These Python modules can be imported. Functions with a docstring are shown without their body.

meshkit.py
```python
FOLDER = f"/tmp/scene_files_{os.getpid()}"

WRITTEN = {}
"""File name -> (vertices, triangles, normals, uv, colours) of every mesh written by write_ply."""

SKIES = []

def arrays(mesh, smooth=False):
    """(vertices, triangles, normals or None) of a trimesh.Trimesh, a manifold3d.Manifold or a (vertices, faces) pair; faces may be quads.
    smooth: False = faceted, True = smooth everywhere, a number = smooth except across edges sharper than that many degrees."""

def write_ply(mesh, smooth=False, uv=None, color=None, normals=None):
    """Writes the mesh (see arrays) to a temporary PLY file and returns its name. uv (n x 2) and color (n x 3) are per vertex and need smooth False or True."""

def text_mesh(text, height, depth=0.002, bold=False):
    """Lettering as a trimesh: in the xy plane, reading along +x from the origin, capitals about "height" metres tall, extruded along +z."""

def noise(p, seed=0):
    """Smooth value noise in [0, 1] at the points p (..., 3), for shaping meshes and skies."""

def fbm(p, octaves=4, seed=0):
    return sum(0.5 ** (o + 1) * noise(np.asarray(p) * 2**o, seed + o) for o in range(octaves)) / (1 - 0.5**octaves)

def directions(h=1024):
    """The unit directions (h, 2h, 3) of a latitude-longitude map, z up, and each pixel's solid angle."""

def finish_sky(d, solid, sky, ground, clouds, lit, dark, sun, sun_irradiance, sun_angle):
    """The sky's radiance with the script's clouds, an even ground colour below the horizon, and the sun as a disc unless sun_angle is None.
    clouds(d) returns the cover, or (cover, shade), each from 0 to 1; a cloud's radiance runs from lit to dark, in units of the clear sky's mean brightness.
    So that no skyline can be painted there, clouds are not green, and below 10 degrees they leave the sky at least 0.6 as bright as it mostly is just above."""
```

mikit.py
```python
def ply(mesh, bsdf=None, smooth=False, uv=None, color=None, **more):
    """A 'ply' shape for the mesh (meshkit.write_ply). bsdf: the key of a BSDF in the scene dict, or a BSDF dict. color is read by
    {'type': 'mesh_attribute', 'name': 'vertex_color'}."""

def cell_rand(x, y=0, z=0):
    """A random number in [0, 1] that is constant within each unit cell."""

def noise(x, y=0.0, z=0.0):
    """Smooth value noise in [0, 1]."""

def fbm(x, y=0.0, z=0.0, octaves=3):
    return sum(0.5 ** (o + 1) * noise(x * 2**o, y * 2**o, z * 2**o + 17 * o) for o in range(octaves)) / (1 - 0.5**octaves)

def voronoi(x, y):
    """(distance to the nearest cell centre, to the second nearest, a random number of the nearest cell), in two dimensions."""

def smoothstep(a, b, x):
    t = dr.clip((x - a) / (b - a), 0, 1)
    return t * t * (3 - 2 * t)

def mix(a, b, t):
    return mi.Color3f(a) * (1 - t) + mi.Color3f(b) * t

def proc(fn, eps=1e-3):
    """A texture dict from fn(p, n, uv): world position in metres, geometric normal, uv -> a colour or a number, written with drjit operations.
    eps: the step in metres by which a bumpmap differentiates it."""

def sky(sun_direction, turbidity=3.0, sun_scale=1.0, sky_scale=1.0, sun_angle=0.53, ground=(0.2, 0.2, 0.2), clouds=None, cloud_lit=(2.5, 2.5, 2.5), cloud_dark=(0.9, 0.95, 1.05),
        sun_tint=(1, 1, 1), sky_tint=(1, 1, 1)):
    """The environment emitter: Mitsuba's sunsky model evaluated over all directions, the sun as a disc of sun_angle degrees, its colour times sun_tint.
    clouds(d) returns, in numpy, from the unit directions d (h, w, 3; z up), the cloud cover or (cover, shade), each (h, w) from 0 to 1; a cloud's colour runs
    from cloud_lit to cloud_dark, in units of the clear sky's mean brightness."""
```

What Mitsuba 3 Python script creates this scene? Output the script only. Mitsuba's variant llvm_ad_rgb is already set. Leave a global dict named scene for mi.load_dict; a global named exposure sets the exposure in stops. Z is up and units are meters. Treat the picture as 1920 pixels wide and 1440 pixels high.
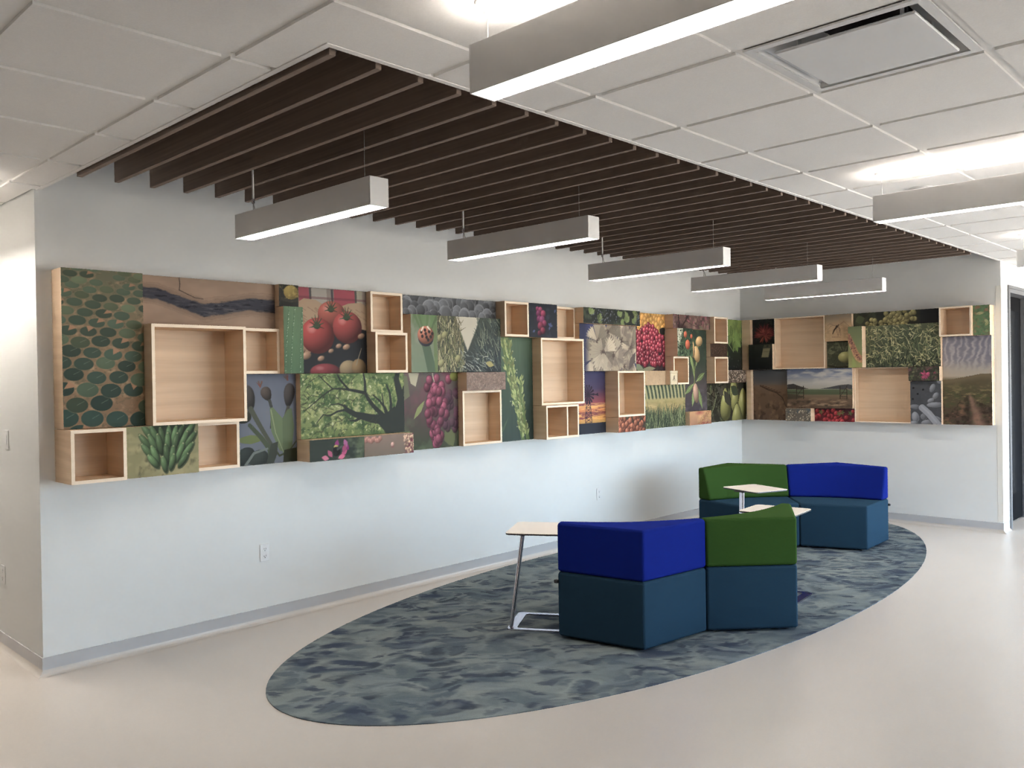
import math, random
import numpy as np
import trimesh, manifold3d
import drjit as dr
import mitsuba as mi
import mikit, meshkit
from shapely.geometry import box as sbox, Polygon
from mikit import noise, fbm, smoothstep, mix, proc

T = mi.ScalarTransform4f
scene, labels = {}, {}
random.seed(7)

# ------------------------------------------------------------------ camera, sky, exposure
F_PX, YAW, PITCH, ROLL, EYE = 1584.05, 0.7662, -0.0072, -0.0157, 1.6347
cy_, sy_, cp_, sp_ = math.cos(YAW), math.sin(YAW), math.cos(PITCH), math.sin(PITCH)
fwd = np.array([cy_ * cp_, sy_ * cp_, sp_])
right = np.array([sy_, -cy_, 0.0])
upv = np.cross(right, fwd)
cam_up = -math.sin(ROLL) * right + math.cos(ROLL) * upv
eye = np.array([0, 0, EYE])
scene['camera'] = {'type': 'perspective', 'fov': math.degrees(2 * math.atan(960 / F_PX)), 'fov_axis': 'x', 'near_clip': 0.02, 'far_clip': 500.0,
                   'to_world': T().look_at(origin=eye.tolist(), target=(eye + fwd).tolist(), up=cam_up.tolist())}


def overcast(d):
    n = meshkit.fbm(d * 3.0 + 5.0, 4, 3)
    return np.clip(0.55 + 0.9 * (n - 0.4), 0, 1), np.clip(0.9 - n, 0, 1) * 0.6


SKY = 31.0
scene['sky'] = mikit.sky((-0.35, 0.75, 0.55), turbidity=3.0, sky_scale=SKY, sun_scale=SKY, clouds=overcast, ground=(0.46, 0.45, 0.43),
                         cloud_lit=(1.32, 1.72, 2.12), cloud_dark=(0.85, 1.06, 1.32))
exposure = 0.92
LAMP = 19.0           # radiance of the pendant lenses
UPLIGHT = 16.0       # radiance of the upward slot of the long pendants
WARM = (1.0, 0.915, 0.82)

# ------------------------------------------------------------------ measures of the room
H, W, X = 2.7313, 5.2006, 9.489        # ceiling height, long wall plane y, back wall plane x
XN = 1.5698                            # end face of the long wall
YE = 2.3313                            # right end of the back wall / plane of the door wall
GX, GY, TILE = 1.4048, 2.0436, 0.6096  # ceiling grid
OX0, OY0 = 1.5873, 2.3358              # opening for the slats


def rgb(*c):
    return {'type': 'rgb', 'value': list(c)}


def mat(name, d):
    scene['mat_' + name] = d
    return 'mat_' + name


def two(d):
    return {'type': 'twosided', 'bsdf': d}


def hsh(p, k):
    return noise(p.x * k, p.y * k, p.z * k)


WALL = mat('wall', two({'type': 'roughplastic', 'diffuse_reflectance': rgb(0.785, 0.795, 0.783), 'alpha': 0.35, 'int_ior': 1.3}))
TILEM = mat('tile', two({'type': 'diffuse', 'reflectance': proc(lambda p, n, uv: mi.Color3f(0.80, 0.785, 0.765) * (0.97 + 0.05 * noise(p.x * 260, p.y * 260)))}))
GRID = mat('grid', two({'type': 'diffuse', 'reflectance': rgb(0.80, 0.79, 0.77)}))
PLENUM = mat('plenum', two({'type': 'diffuse', 'reflectance': rgb(0.10, 0.10, 0.10)}))
FLOOR = mat('floor', two({'type': 'principled', 'base_color': proc(lambda p, n, uv: mi.Color3f(0.500, 0.464, 0.428) * (0.97 + 0.06 * fbm(p.x * 1.3, p.y * 1.3, 0, 3)) * (0.985 + 0.03 * noise(p.x * 300, p.y * 300))),
                          'roughness': 0.30, 'specular': 0.5}))
COVE = mat('cove', two({'type': 'principled', 'base_color': rgb(0.42, 0.42, 0.43), 'roughness': 0.4, 'specular': 0.4}))
CORNER = mat('corner_guard', two({'type': 'roughplastic', 'diffuse_reflectance': rgb(0.78, 0.76, 0.70), 'alpha': 0.2}))


def wood_fn(base, dark, along=1.0, f=28.0):
    def fn(p, n, uv):
        h = (p.x + p.y) * along
        warp = 0.06 * noise(h * 1.7, p.z * 5)
        g = fbm(h * 1.1, (p.z + warp) * f, 0.0, 4)
        fine = noise(h * 9, p.z * 330, 3.0)
        cath = noise(h * 0.9, (p.z + warp * 1.5) * 9, 7.0)
        t = dr.clip(0.55 * smoothstep(0.25, 0.8, g) + 0.25 * smoothstep(0.55, 0.8, cath) + 0.18 * fine, 0, 1)
        return mix(base, dark, t)
    return fn


PLY = mat('plywood', two({'type': 'principled', 'base_color': proc(wood_fn((0.63, 0.465, 0.320), (0.52, 0.365, 0.24))), 'roughness': 0.5, 'specular': 0.35}))
PLYEDGE = mat('plywood_edge', two({'type': 'principled', 'base_color': proc(wood_fn((0.84, 0.71, 0.56), (0.76, 0.62, 0.46), 1.0, 60.0)), 'roughness': 0.5, 'specular': 0.35}))
SLAT = mat('slat', two({'type': 'principled', 'base_color': proc(lambda p, n, uv: mix((0.215, 0.165, 0.135), (0.135, 0.100, 0.082), fbm(p.y * 2.0, p.z * 120, p.x * 90, 3))), 'roughness': 0.55, 'specular': 0.3}))
HOUSING = mat('housing', two({'type': 'principled', 'base_color': rgb(0.72, 0.71, 0.70), 'roughness': 0.45, 'specular': 0.4}))
LENS = mat('lens', two({'type': 'diffuse', 'reflectance': rgb(0.7, 0.7, 0.7)}))
CABLE = mat('cable', two({'type': 'principled', 'base_color': rgb(0.45, 0.44, 0.43), 'metallic': 0.6, 'roughness': 0.35}))
WHITEP = mat('white_plastic', two({'type': 'roughplastic', 'diffuse_reflectance': rgb(0.80, 0.80, 0.80), 'alpha': 0.2}))
DARKP = mat('dark_plastic', two({'type': 'roughplastic', 'diffuse_reflectance': rgb(0.03, 0.03, 0.032), 'alpha': 0.25}))
VENTM = mat('vent_metal', two({'type': 'principled', 'base_color': rgb(0.66, 0.66, 0.66), 'roughness': 0.4, 'specular': 0.5}))
CHROME = mat('chrome', two({'type': 'roughconductor', 'material': 'Cr', 'alpha': 0.06}))
LAMINATE = mat('laminate', two({'type': 'principled', 'base_color': rgb(0.76, 0.70, 0.64), 'roughness': 0.3, 'specular': 0.5}))
DOORFR = mat('door_frame', two({'type': 'principled', 'base_color': rgb(0.13, 0.13, 0.135), 'roughness': 0.45, 'specular': 0.35}))
DOORLF = mat('door_leaf', two({'type': 'diffuse', 'reflectance': rgb(0.016, 0.016, 0.017)}))
DARKGL = mat('dark_glass', two({'type': 'principled', 'base_color': rgb(0.008, 0.009, 0.011), 'roughness': 0.25, 'specular': 0.06}))


def fabric(name, col, col2):
    weave = proc(lambda p, n, uv: 0.6 * noise(p.x * 420, p.y * 420, p.z * 420) + 0.4 * noise(p.x * 900, p.y * 900, p.z * 900))
    return mat(name, two({'type': 'bumpmap', 'arbitrary': weave, 'scale': 0.0006,
                          'bsdf': {'type': 'principled', 'base_color': proc(lambda p, n, uv: mix(col, col2, fbm(p.x * 240, p.y * 240, p.z * 240, 2))), 'roughness': 0.9, 'specular': 0.06, 'sheen': 0.05, 'sheen_tint': 1.0}}))


TEAL = fabric('fabric_teal', (0.013, 0.034, 0.058), (0.018, 0.044, 0.074))
ROYAL = fabric('fabric_royal', (0.004, 0.012, 0.135), (0.006, 0.016, 0.165))
GREEN = fabric('fabric_green', (0.022, 0.054, 0.012), (0.030, 0.068, 0.016))


def carpet_fn(p, n, uv):
    """Overlapping soft brush dabs in grey-green, slate and navy."""
    a = -0.75
    x = p.x * math.cos(a) + p.y * math.sin(a)
    y = -p.x * math.sin(a) + p.y * math.cos(a)
    bx_ = 0.042 * (noise(x * 30, y * 60, 5.0) - 0.5)
    wx = x + 0.13 * (noise(x * 5, y * 6, 1.0) - 0.5) + bx_
    wy = y + 0.13 * (noise(x * 5, y * 6, 9.0) - 0.5) + 0.6 * bx_
    streak = noise(wx * 9, wy * 48, 2.0)
    c = mix((0.150, 0.180, 0.185), (0.235, 0.262, 0.250), smoothstep(0.3, 0.7, fbm(wx * 3.0, wy * 3.6, 4.0, 3)))

    def dabs(c, fx, fy, ox, lo, col, amt, soft):
        d1, d2, r = mikit.voronoi(wx * fx + ox, wy * fy + 1.7 * ox)
        on = smoothstep(lo, lo + 0.04, r)
        tail = smoothstep(0.0, soft, d2 - d1 + 0.16 * (streak - 0.5)) * (0.45 + 0.55 * smoothstep(0.85, 0.1, d1 + 0.5 * (noise(wx * 14, wy * 22, ox) - 0.5)))
        return mix(c, col, on * tail * amt)
    c = dabs(c, 3.1, 4.3, 3.0, 0.45, (0.262, 0.290, 0.272), 0.85, 0.35)
    c = dabs(c, 3.8, 5.6, 11.0, 0.52, (0.105, 0.132, 0.152), 0.85, 0.40)
    c = dabs(c, 4.2, 5.2, 23.0, 0.62, (0.300, 0.318, 0.290), 0.75, 0.45)
    c = dabs(c, 3.6, 6.2, 37.0, 0.68, (0.060, 0.075, 0.108), 0.95, 0.40)
    c = dabs(c, 5.6, 9.4, 51.0, 0.74, (0.045, 0.056, 0.078), 0.85, 0.40)
    c = dabs(c, 5.0, 6.6, 67.0, 0.70, (0.215, 0.245, 0.250), 0.80, 0.45)
    c = dabs(c, 7.2, 9.5, 83.0, 0.55, (0.250, 0.275, 0.262), 0.70, 0.45)
    c = dabs(c, 8.0, 11.5, 97.0, 0.60, (0.120, 0.145, 0.162), 0.80, 0.45)
    c = dabs(c, 9.5, 15.0, 113.0, 0.74, (0.060, 0.072, 0.100), 0.80, 0.45)
    c = c * (0.94 + 0.12 * streak) * mi.Color3f(0.78, 0.83, 0.90)
    return c * (0.92 + 0.16 * noise(p.x * 380, p.y * 380))


CARPET = mat('carpet', two({'type': 'diffuse', 'reflectance': proc(carpet_fn)}))
PRINT = mat('print', two({'type': 'principled', 'base_color': {'type': 'mesh_attribute', 'name': 'vertex_color'}, 'roughness': 0.5, 'specular': 0.12}))


# ------------------------------------------------------------------ helpers
def numbered(name):
    k, i = name, 0
    used = taken.setdefault(name, 0)
    taken[name] += 1
    return name if used == 0 else f'{name}_{used:03d}'


taken = {}
tag_seen = {}


def put(name, mesh, m, smooth=False, parent=None, **kw):
    key = numbered((parent + '__' if parent else '') + name)
    scene[key] = mikit.ply(mesh, m, smooth, **kw)
    return key


def thing(name, label, cat, group=None):
    key = numbered(name)
    labels[key] = {'label': label, 'category': cat}
    if group:
        labels[key]['group'] = group
    return key


def struct(name, mesh, m, label=None, **kw):
    key = put(name, mesh, m, **kw)
    labels[key] = {'kind': 'structure'}
    if label:
        labels[key]['label'] = label
    return key


def bx(x0, x1, y0, y1, z0, z1, c=0.0):
    """A box, chamfered by c."""
    if c <= 0:
        m = trimesh.creation.box(extents=[x1 - x0, y1 - y0, z1 - z0])
        m.apply_translation([(x0 + x1) / 2, (y0 + y1) / 2, (z0 + z1) / 2])
        return m
    pts = []
    for a, b in ((x0, 0), (x1, 1)):
        for e, g in ((y0, 0), (y1, 1)):
            for h, i in ((z0, 0), (z1, 1)):
                sx, sy, sz = (c if not b else -c), (c if not g else -c), (c if not i else -c)
                pts += [[a, e + sy, h + sz], [a + sx, e, h + sz], [a + sx, e + sy, h]]
    return trimesh.convex.convex_hull(np.array(pts))


def join(*ms):
    return trimesh.util.concatenate(list(ms))


def cyl(p0, p1, r, n=16):
    return trimesh.creation.cylinder(radius=r, segment=[p0, p1], sections=n)


def spheres_hull(pts, r, seg=16):
    s = manifold3d.Manifold.sphere(r, seg)
    return manifold3d.Manifold.batch_hull([s.translate([float(v) for v in p]) for p in pts])


def extrude(poly, z0, z1):
    m = trimesh.creation.extrude_polygon(poly, z1 - z0, engine='earcut')
    m.apply_translation([0, 0, z0])
    return m


def inset(poly, d):
    return np.array(Polygon(poly).buffer(-d, join_style=2).exterior.coords)[:-1]


def px(p):
    d = np.asarray(p, float) - eye
    cr, sr = math.cos(ROLL), math.sin(ROLL)
    r2, u2 = cr * right + sr * upv, cam_up
    z = d @ fwd
    return 960 + F_PX * (d @ r2) / z, 720 - F_PX * (d @ u2) / z, z


# ------------------------------------------------------------------ room shell
R0X, R1X, R0Y, R1Y = -7.5, 15.0, -2.6, 8.5
struct('floor', bx(R0X - .1, R1X + .1, R0Y - .1, R1Y + .1, -0.12, 0.0), FLOOR, 'pale beige resilient sheet floor with a soft sheen')
struct('wall_long', bx(XN, X + .25, W, W + 0.22, 0, 3.35), WALL, 'long white wall behind the mosaic')
struct('wall_end', bx(XN, XN + .2, W + .22, R1Y, 0, 3.35), WALL, 'short white end face of the long wall')
struct('wall_back', bx(X, X + 0.12, YE, W, 0, 3.35), WALL, 'white back wall')
DX0, DX1, DZ = 9.752, 10.72, 2.475     # door opening
struct('wall_door', join(bx(X + .12, DX0, YE, YE + .16, 0, 3.35), bx(DX0, DX1, YE, YE + .16, DZ, 3.35), bx(DX1, R1X, YE, YE + .16, 0, 3.35)), WALL, 'bright white wall with the dark door')
struct('wall_door_room', join(bx(DX0 - .1, DX1 + .1, YE + 1.6, YE + 1.7, 0, 2.9), bx(DX0 - .1, DX0 - .05, YE + .162, YE + 1.6, 0, 2.9), bx(DX1 + .05, DX1 + .1, YE + .162, YE + 1.6, 0, 2.9)), WALL)
struct('wall_far', bx(R1X, R1X + .1, R0Y - .2, YE + 1.7, 0, 3.35), WALL)
struct('wall_left', bx(R0X, XN + .2, R1Y, R1Y + .1, 0, 3.35), WALL)
struct('wall_behind', bx(R0X - .1, R0X, R0Y - .2, R1Y + .1, 0, 2.9), mat('wall_dark', two({'type': 'diffuse', 'reflectance': rgb(0.16, 0.15, 0.14)})))
# window wall on the right, out of the picture: sill, head and piers around open bays
wx = [5.0, 7.5, 10.0, 12.5, 15.0]
wall_r = [bx(R0X, R1X, R0Y - .2, R0Y, 0, .30), bx(R0X, R1X, R0Y - .2, R0Y, 2.60, 2.9), bx(R0X, wx[0], R0Y - .2, R0Y, .30, 2.60)]
for a in wx[1:]:
    wall_r.append(bx(a - .06, a, R0Y - .2, R0Y, .30, 2.60))
struct('wall_right', join(*wall_r), WALL)


struct('roof', bx(R0X - .1, R1X + .1, R0Y - .2, R1Y + .1, 3.36, 3.45), PLENUM)


# baseboards: grey flash cove with a floor-coloured curve at the foot
def cove_profile():
    pts = [(0, .1016), (-.006, .1016), (-.006, .034)]
    for k in range(1, 7):
        a = k / 6 * math.pi / 2
        pts.append((-.006 - .030 * (1 - math.cos(a)), .034 - .033 * math.sin(a)))
    return pts + [(0, .001)]


def cove(name, a, b, nrm, m0=0.0, m1=0.0):
    """From a to b along the wall foot; nrm points into the room; m0, m1 lengthen the ends with the distance from the wall, for outer corners."""
    prof = cove_profile()
    a, b, nrm = (np.array([*v, 0.0]) for v in (a, b, nrm))
    t = (b - a) / np.linalg.norm(b - a)

    def run(pr):
        v, f = [], []
        for end, mm, sg in ((a, m0, -1), (b, m1, 1)):
            for (o, z) in pr:
                v.append(end + nrm * (-o) + t * sg * mm * (-o) + np.array([0, 0, z]))
        n = len(pr)
        for i in range(n):
            j = (i + 1) % n
            f += [[i, j, n + j], [i, n + j, n + i]]
        c = trimesh.Trimesh(np.array(v), np.array(f), process=False)
        for o in (0, n):
            for i in range(1, n - 1):
                c.faces = np.vstack([c.faces, [o, o + i, o + i + 1]])
        c.fix_normals()
        return c
    key = struct(name, run([p for p in prof if p[1] >= .033] + [(0, .034)]), COVE, 'grey sheet-flooring cove base')
    put('curve', run([(0, .0335)] + [p for p in prof if p[1] <= .0345 and p[0] < 0] + [(0, .001)]), FLOOR, 40, parent=key)
    return key


cove('baseboard_long', (XN, W), (X, W), (0, -1), 1.0, -1.0)
cove('baseboard_end', (XN, W), (XN, R1Y), (-1, 0), 1.0, 0.0)
cove('baseboard_back', (X, W), (X, YE), (-1, 0), -1.0, 1.0)
cove('baseboard_door', (X, YE), (DX0 - .045, YE), (0, -1), 1.0, 0.0)

# corner guard on the outer corner by the door
t = thing('corner_guard', 'off-white vertical corner guard on the wall corner beside the dark door', 'corner guard')
put('flange', bx(X - .004, X - .0005, YE - .004, YE + .046, .112, 2.482, .001), CORNER, parent=t)
put('flange', bx(X - .0005, X + .046, YE - .004, YE - .0005, .112, 2.482, .001), CORNER, parent=t)

# door
d = struct('door_1', bx(DX0 + .046, DX1 - .046, YE + .098, YE + .142, .012, DZ - .052, .002), DOORLF, 'dark door leaf set back in its grey frame')
put('frame', join(bx(DX0, DX0 + .044, YE - .014, YE + .158, .001, DZ - .001, .003), bx(DX1 - .044, DX1, YE - .014, YE + .158, .001, DZ - .001, .003),
                  bx(DX0 + .0445, DX1 - .0445, YE - .014, YE + .158, DZ - .046, DZ - .001, .003),
                  bx(DX0 - .014, DX0 - .0005, YE - .014, YE - .0005, .001, DZ + .03, .002), bx(DX0 - .0005, DX1 + .03, YE - .014, YE - .0005, DZ, DZ + .03, .002), bx(DX1 + .0005, DX1 + .03, YE - .014, YE - .0005, .001, DZ, .002)), DOORFR, parent=d)
put('pane', bx(DX0 + .15, DX1 - .15, YE + .094, YE + .0975, .30, DZ - .20, .001), DARKGL, parent=d)
h = put('handle', join(cyl([DX0 + .105, YE + .0975, 1.0], [DX0 + .105, YE + .05, 1.0], .009), cyl([DX0 + .105, YE + .055, 1.0], [DX0 + .215, YE + .055, 1.0], .009)), CHROME, 30, parent=d)
put('rose', bx(DX0 + .08, DX0 + .13, YE + .092, YE + .0975, .93, 1.07, .002), CHROME, parent=d)

# ------------------------------------------------------------------ ceiling
opening = sbox(OX0, OY0, X + .2, W + .4)
ceil_poly = [(R0X, R1X, R0Y, OY0), (R0X, OX0, OY0, R1Y), (X, R1X, OY0, YE + 1.7)]
VENT = (2, -2)
vx0, vy0 = GX + TILE * VENT[0], GY + TILE * VENT[1]
vx1, vy1 = vx0 + TILE, vy0 + TILE
back1 = sbox(R0X, R0Y, R1X, OY0).difference(sbox(vx0 + .056, vy0 + .056, vx1 - .056, vy1 - .056))
ck = struct('ceiling', join(extrude(back1, H + .040, H + .06), bx(R0X, OX0, OY0, R1Y, H + .040, H + .06), bx(X + .13, R1X, OY0, YE + 1.7, H + .040, H + .06),
                            # sides and lid of the recess above the slats
                            bx(OX0 - .02, OX0 - .002, OY0, W, H + .062, 3.34), bx(OX0 - .02, X, OY0 - .02, OY0 - .002, H + .062, 3.34)), GRID, 'white suspended ceiling')
put('recess_lid', bx(OX0, X, OY0, W, 3.26, 3.34), PLENUM, parent=ck)
walls_poly = Polygon([(XN, W), (X, W), (X, YE), (R1X, YE), (R1X, R1Y), (XN, R1Y)])
hid = []
ntile = 0
for i in range(-15, 23):
    for j in range(-12, 11):
        x0, y0 = GX + TILE * i, GY + TILE * j
        cell = sbox(max(x0, R0X), max(y0, R0Y), min(x0 + TILE, R1X), min(y0 + TILE, R1Y))
        if cell.is_empty or cell.area < 1e-4 or (x0 + TILE <= R0X) or (y0 + TILE <= R0Y):
            continue
        face = cell.buffer(-.0165, join_style=2).difference(opening.buffer(.012, join_style=2)).difference(walls_poly.buffer(.012, join_style=2))
        if face.is_empty or face.area < 8e-4 or face.geom_type != 'Polygon' or (i, j) == VENT:
            continue
        seen = False
        for cx, cyy in list(face.exterior.coords)[:-1] + [face.centroid.coords[0]]:
            q = px((cx, cyy, H))
            if q[2] > .3 and -60 < q[0] < 1980 and -60 < q[1] < 1500:
                seen = True
        m = extrude(face, H, H + .0395)
        if seen and face.centroid.x < 13.2 and ntile < 290:
            put('tile', m, TILEM, parent=ck)
            ntile += 1
        else:
            hid.append(m)
k = put('outer_tiles', join(*hid), TILEM, parent=ck)
labels[k] = {'kind': 'stuff', 'label': 'white ceiling tiles further off'}
# grid bars lie in the grooves
free = sbox(R0X, R0Y, R1X, R1Y).difference(opening.buffer(.001)).difference(walls_poly)
nb = 0
for i in range(-14, 23):
    x0 = GX + TILE * i
    s = sbox(x0 - .0160, R0Y, x0 + .0160, R1Y).intersection(free)
    for g in getattr(s, 'geoms', [s]):
        if not g.is_empty and g.area > 1e-3:
            put('cross_bar', extrude(g, H + .0105, H + .0385), GRID, parent=ck)
for j in range(-11, 11):
    y0 = GY + TILE * j
    s = sbox(R0X, y0 - .0160, R1X, y0 + .0160).intersection(free)
    for g in getattr(s, 'geoms', [s]):
        if not g.is_empty and g.area > 1e-3:
            put('main_bar', extrude(g, H + .0100, H + .0395), GRID, parent=ck)
# white edge trim around the opening
struct('trim_1', bx(OX0 - .012, OX0 + .012, OY0 - .012, W - .001, H - .003, H + .06, .001), GRID, 'white metal edge trim of the slat recess')
struct('trim_2', bx(OX0 + .0125, X - .001, OY0 - .012, OY0 + .012, H - .003, H + .06, .001), GRID, 'white metal edge trim of the slat recess')

# slats
SX0, SP, SZ0, SZ1, SYA, SYB = 1.612, 0.1893, 2.715, 2.840, 2.366, 4.665
t = thing('slat_ceiling', 'row of dark brown wooden slats hung in the ceiling recess above the pendants', 'slat ceiling')
slat = mikit.ply(bx(0, .026, SYA, SYB, SZ0, SZ1, .0012), SLAT)
NS = 38
for k in range(NS):
    scene[numbered(t + '__slat')] = {**slat, 'to_world': T().translate([SX0 + SP * k, 0, 0])}
for yy in (2.72, 3.5, 4.3):
    put('carrier_bar', bx(SX0, SX0 + SP * (NS - 1) + .026, yy, yy + .03, SZ1 + .001, SZ1 + .035, .001), DARKP, parent=t)

# supply air diffuser in one grid cell
t = thing('air_diffuser', 'white square ceiling air diffuser with a flat centre plate between the tiles', 'air vent')
o = sbox(vx0 + .012, vy0 + .012, vx1 - .012, vy1 - .012)
put('flange', extrude(o.difference(o.buffer(-.030, join_style=2)), H - .001, H + .006), VENTM, parent=t)
pan_v, pan_f = [], []
rings = [(.0299, .005), (.036, .020), (.060, .050), (.100, .090), (.150, .115)]
for d_, z_ in rings:
    for q in list(o.buffer(-d_, join_style=2).exterior.coords)[:4]:
        pan_v.append([q[0], q[1], H + z_])
for a in range(len(rings) - 1):
    for q in range(4):
        p0, p1 = a * 4 + q, a * 4 + (q + 1) % 4
        pan_f += [[p0, p1, p1 + 4], [p0, p1 + 4, p0 + 4]]
put('pan', trimesh.Trimesh(np.array(pan_v), np.array(pan_f), process=False), VENTM, parent=t)
vcx, vcy = (vx0 + vx1) / 2, (vy0 + vy1) / 2
put('duct', trimesh.creation.annulus(.135, .142, .16, transform=trimesh.transformations.translation_matrix([vcx, vcy, H + .19])), PLENUM, 40, parent=t)
put('plenum_box', join(bx(vx0 + .04, vx1 - .04, vy0 + .04, vy1 - .04, H + .272, H + .28), bx(vx0 + .04, vx0 + .045, vy0 + .04, vy1 - .04, H + .0605, H + .272), bx(vx1 - .045, vx1 - .04, vy0 + .04, vy1 - .04, H + .0605, H + .272),
                       bx(vx0 + .045, vx1 - .045, vy0 + .04, vy0 + .045, H + .0605, H + .272), bx(vx0 + .045, vx1 - .045, vy1 - .045, vy1 - .04, H + .0605, H + .272)), PLENUM, parent=t)
put('centre_plate', bx(vx0 + .095, vx1 - .078, vy0 + .066, vy1 - .086, H - .006, H + .004, .003), VENTM, parent=t)
for sx in (.17, TILE - .15):
    for sy in (.13, TILE - .14):
        put('bracket', bx(vx0 + sx - .014, vx0 + sx + .014, vy0 + sy - .002, vy0 + sy + .002, H + .0042, H + .092), VENTM, parent=t)

# round cover disc on the ceiling behind the right-hand long pendant
t = thing('ceiling_disc', 'small round white detector disc on the ceiling above the right-hand long pendant', 'smoke detector')
put('base', cyl([5.35, 1.73, H - .008], [5.35, 1.73, H - .0002], .066, 40), WHITEP, 40, parent=t)
put('cap', cyl([5.35, 1.73, H - .02], [5.35, 1.73, H - .0085], .05, 40), WHITEP, 40, parent=t)


# ------------------------------------------------------------------ pendants
def area(r, col=WARM):
    return {'type': 'area', 'radiance': rgb(*(r * c for c in col))}


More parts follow.
